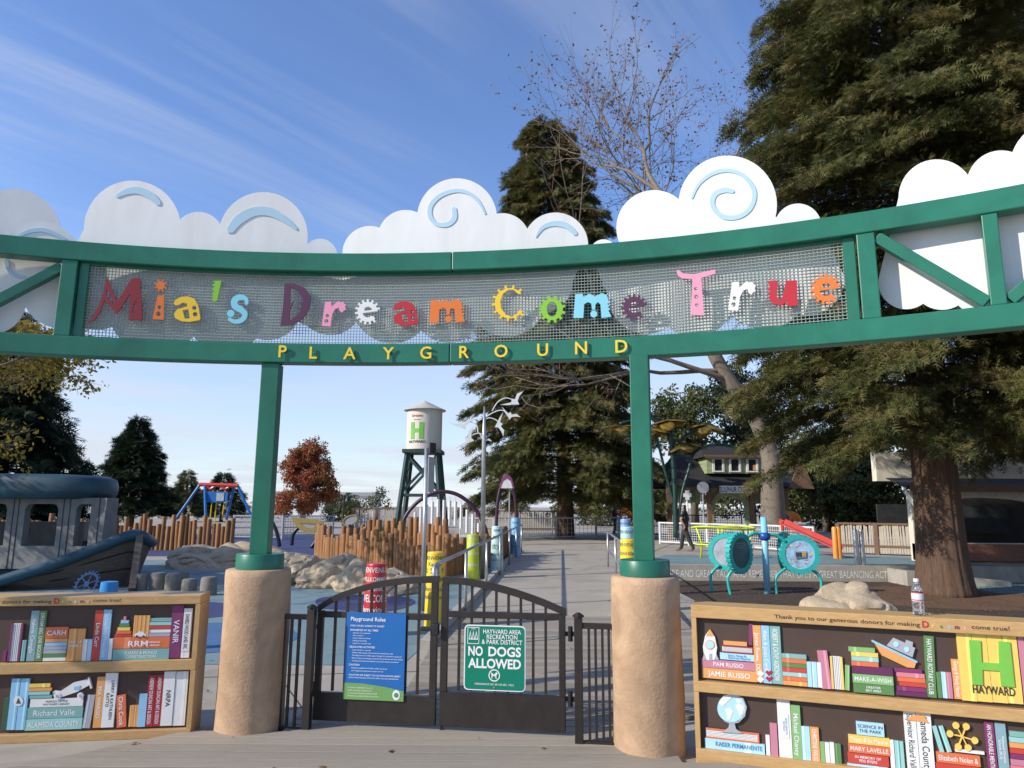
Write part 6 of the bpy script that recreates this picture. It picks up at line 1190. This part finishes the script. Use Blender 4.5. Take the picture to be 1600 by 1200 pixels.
leafy('evergreen_tree', 'dull green evergreen behind the flower canopy', (Xat(1085, 62), 62, 0), 11, blobset(24, 3.6, 2.0, 11.5, 1.2, 2.0, .35), 26000, .16, OLG, 34, .3)
leafy('evergreen_tree', 'tall dull green evergreen above the playhouse roof', (Xat(1175, 66), 66, 0), 13, blobset(26, 4.2, 2.0, 14, 1.4, 2.2, .35), 26000, .17, DKG, 35, .3)
leafy('autumn_shrub', 'orange autumn bush beyond the far ramp fence', (Xat(1004, 60), 60, 0), 3.5, blobset(12, 2.0, .6, 3.3, .7, 1.1), 9000, .10, ORGL, 36, .1, cat='bush')
leafy('grey_shrub', 'grey green bush beyond the person in maroon', (Xat(925, 62), 62, 0), 2.8, blobset(14, 3.4, .5, 2.6, .8, 1.2), 9000, .12, OLG, 37, .1, cat='bush')
leafy('roadside_shrub', 'low scrubby bush beside the pale picket fence and tower', (Xat(530, 70), 70, 0), 2.6, blobset(10, 3.6, .4, 2.2, .8, 1.1), 7000, .12, OLG, 38, .1, cat='bush')
leafy('backdrop_tree', 'dark tree mass behind the stage building', (Xat(1560, 40), 40, 0), 9, blobset(26, 5.0, 1.0, 9, 1.4, 2.2, .2), 26000, .16, DKG, 39, .3)
leafy('young_tree', 'thin sparse young tree by the pale picket fence', (Xat(588, 44), 44, 0), 3.0, [((0, 0, 1.9), .5), ((.3, 0, 2.4), .4), ((-.5, .1, 1.7), .45), ((.6, 0, 1.6), .4)], 900, .07, OLG, 40, .05)
# bare branching trees
def bare(name, label, loc, start, seed, depth, spread, m, leafm=None, nleaf=0, leafsize=.07, gravity=.0, limbs=None, ratio=.72, ceil=1e9):
    rnd = random.Random(seed); root = thing(name, loc, label, 'tree'); W_ = MB(); tips = []
    def grow(p, d, L, r, dep):
        k = 4 if dep > 1 else 3; pts = [p]; q = p.copy(); dd = d.copy()
        for i in range(k):
            dd = (dd+Vector((rnd.gauss(0, .13), rnd.gauss(0, .13), rnd.gauss(0, .10)+.05-gravity*(dep < 3)))).normalized(); q = q+dd*(L/k); dd.z = min(dd.z, -.05) if q.z > ceil else dd.z; pts.append(q.copy())
        W_.tube(pts, [r*(1-.38*i/k) for i in range(k+1)], 7 if r > .06 else (5 if r > .02 else 3), False)
        if dep == 0: tips.extend(pts[1:]); return
        n_ = 2 if rnd.random() < .55 else 3
        for i in range(n_):
            sv = Vector((rnd.gauss(0, 1), rnd.gauss(0, 1), rnd.gauss(0, .7))); sv = (sv-dd*sv.dot(dd)).normalized()
            grow(q, (dd+sv*spread*rnd.uniform(.5, 1.2)).normalized(), L*ratio*rnd.uniform(.8, 1.2), r*.62*(.8 if i else 1.0), dep-1)
        if dep <= 3:
            for i in range(2):
                a = pts[rnd.randint(1, k-1)]; sv = Vector((rnd.gauss(0, 1), rnd.gauss(0, 1), rnd.gauss(0, .6))).normalized(); grow(a, (dd*.6+sv).normalized(), L*.55, r*.35, max(dep-2, 0))
    tr = MB(); tp = [Vector(q) for q, _ in start]; tr.tube(smoothpath([tuple(q) for q in tp], 4), [v[0] for v in smoothpath([(r,) for _, r in start], 4)], 14, False); tr.build('trunk', m, root, 'all')
    for at, d, L, r, dep in limbs: grow(Vector(at), Vector(d).normalized(), L, r, dep)
    W_.build('branches', m, root, 'all')['kind'] = 'stuff'
    if leafm:
        rng = np.random.default_rng(seed); T = np.array([tuple(t) for t in tips]); P_ = T[rng.integers(0, len(T), nleaf)]+rng.normal(size=(nleaf, 3))*leafsize*1.3
        np_mesh('leaves', leaves(P_, leafsize*rng.uniform(.6, 1.3, nleaf), rng), 4, leafm, root)['kind'] = 'stuff'
    return root
SYC = wood('sycamore bark', (.10, .078, .058), (.25, .205, .155), (2.5, 2.5, 1.2), 3, .85, .4)
Y0 = 29.0; sb_ = D(1207, 800, Y0); bx = sb_.x
S = lambda px, py, dy=0: (lambda v: (v.x-bx, dy, v.z))(D(px, py, Y0))
bare('sycamore_tree', 'leaning pale sycamore with bare twigs before the playhouse', (bx, Y0, 0), [((0, 0, 0), .52), (S(1206, 760), .44), (S(1203, 710), .37), (S(1178, 650), .31), (S(1140, 595), .30), (S(1112, 545), .27), (S(1095, 480), .24)], 5, 5, .55, SYC, BRNL, 4200, .08, 0,
    [(S(1095, 480), (0, 0, 1), 5.0, .20, 5), (S(1112, 545), (-.45, .1, 1), 4.9, .17, 5), (S(1100, 500), (.3, .2, 1), 5.4, .17, 5), (S(1140, 595), (-.95, -.1, .22), 3.6, .13, 4), (S(1120, 560), (-.12, .3, 1), 5.2, .15, 5), (S(1130, 580), (-1, -.2, -.02), 3.6, .11, 4)], .78)
# maple whose yellow leaved boughs hang in beside the boat (its trunk stands out of view)
mx, my = -15.3, 12.4
bare('maple_tree', 'maple with yellow leaves hanging over the play boat', (mx, my, 0), [((0, 0, 0), .26), ((.05, 0, 1.2), .22), ((.1, .05, 2.5), .19)], 9, 4, .6, BARKG, YELL, 11500, .058, .025,
    [((.1, .05, 2.4), (.95, -.12, .30), 2.35, .10, 5), ((.1, .05, 2.4), (1, -.10, .22), 2.4, .09, 5), ((.1, .05, 2.4), (.1, .2, 1), 1.3, .10, 4), ((.05, 0, 2.2), (-.8, .3, .6), 1.6, .09, 4), ((.1, .05, 2.4), (.5, -.3, .6), 1.6, .08, 4), ((.1, .05, 2.4), (.2, .7, .6), 1.7, .08, 4), ((.1, .05, 2.3), (.6, .5, .5), 1.8, .08, 4)], .74, 4.6)
# grass clumps behind the logs
GR = leafmat('ornamental grass', [(.045, .055, .015), (.11, .10, .04), (.20, .16, .08)], 2, .3)
for i, (px, Y, h) in enumerate(((605, 20.5, 1.1), (640, 21.5, 1.2), (672, 20.0, 1.0), (700, 20.8, .9), (585, 22, 1.1))):
    rng = np.random.default_rng(50+i); n_ = 420; a = rng.uniform(0, 6.28, n_); r = rng.random(n_)*.25; b0 = np.stack([r*np.cos(a), r*np.sin(a), np.zeros(n_)], 1); dr_ = np.stack([np.cos(a)*.35*rng.random(n_), np.sin(a)*.35*rng.random(n_), np.ones(n_)], 1); ht = h*rng.uniform(.5, 1.1, n_)[:, None]; tip = b0+dr_*ht; sd = np.stack([-np.sin(a), np.cos(a), np.zeros(n_)], 1)*.012
    root = thing('grass_clump', (Xat(px, Y), Y, 0), ('grass clump at the thin end of the sunlit log wall', 'tallest grass clump beneath the water tower', 'grass clump beside the sign post', 'small grass clump under the chime pipes', 'grass clump before the oval panel')[i], 'grass', 'ornamental grass clumps among the logs')
    np_mesh('blades', np.stack([b0-sd, b0+sd, tip], 1).reshape(-1, 3), 3, GR, root)['kind'] = 'stuff'
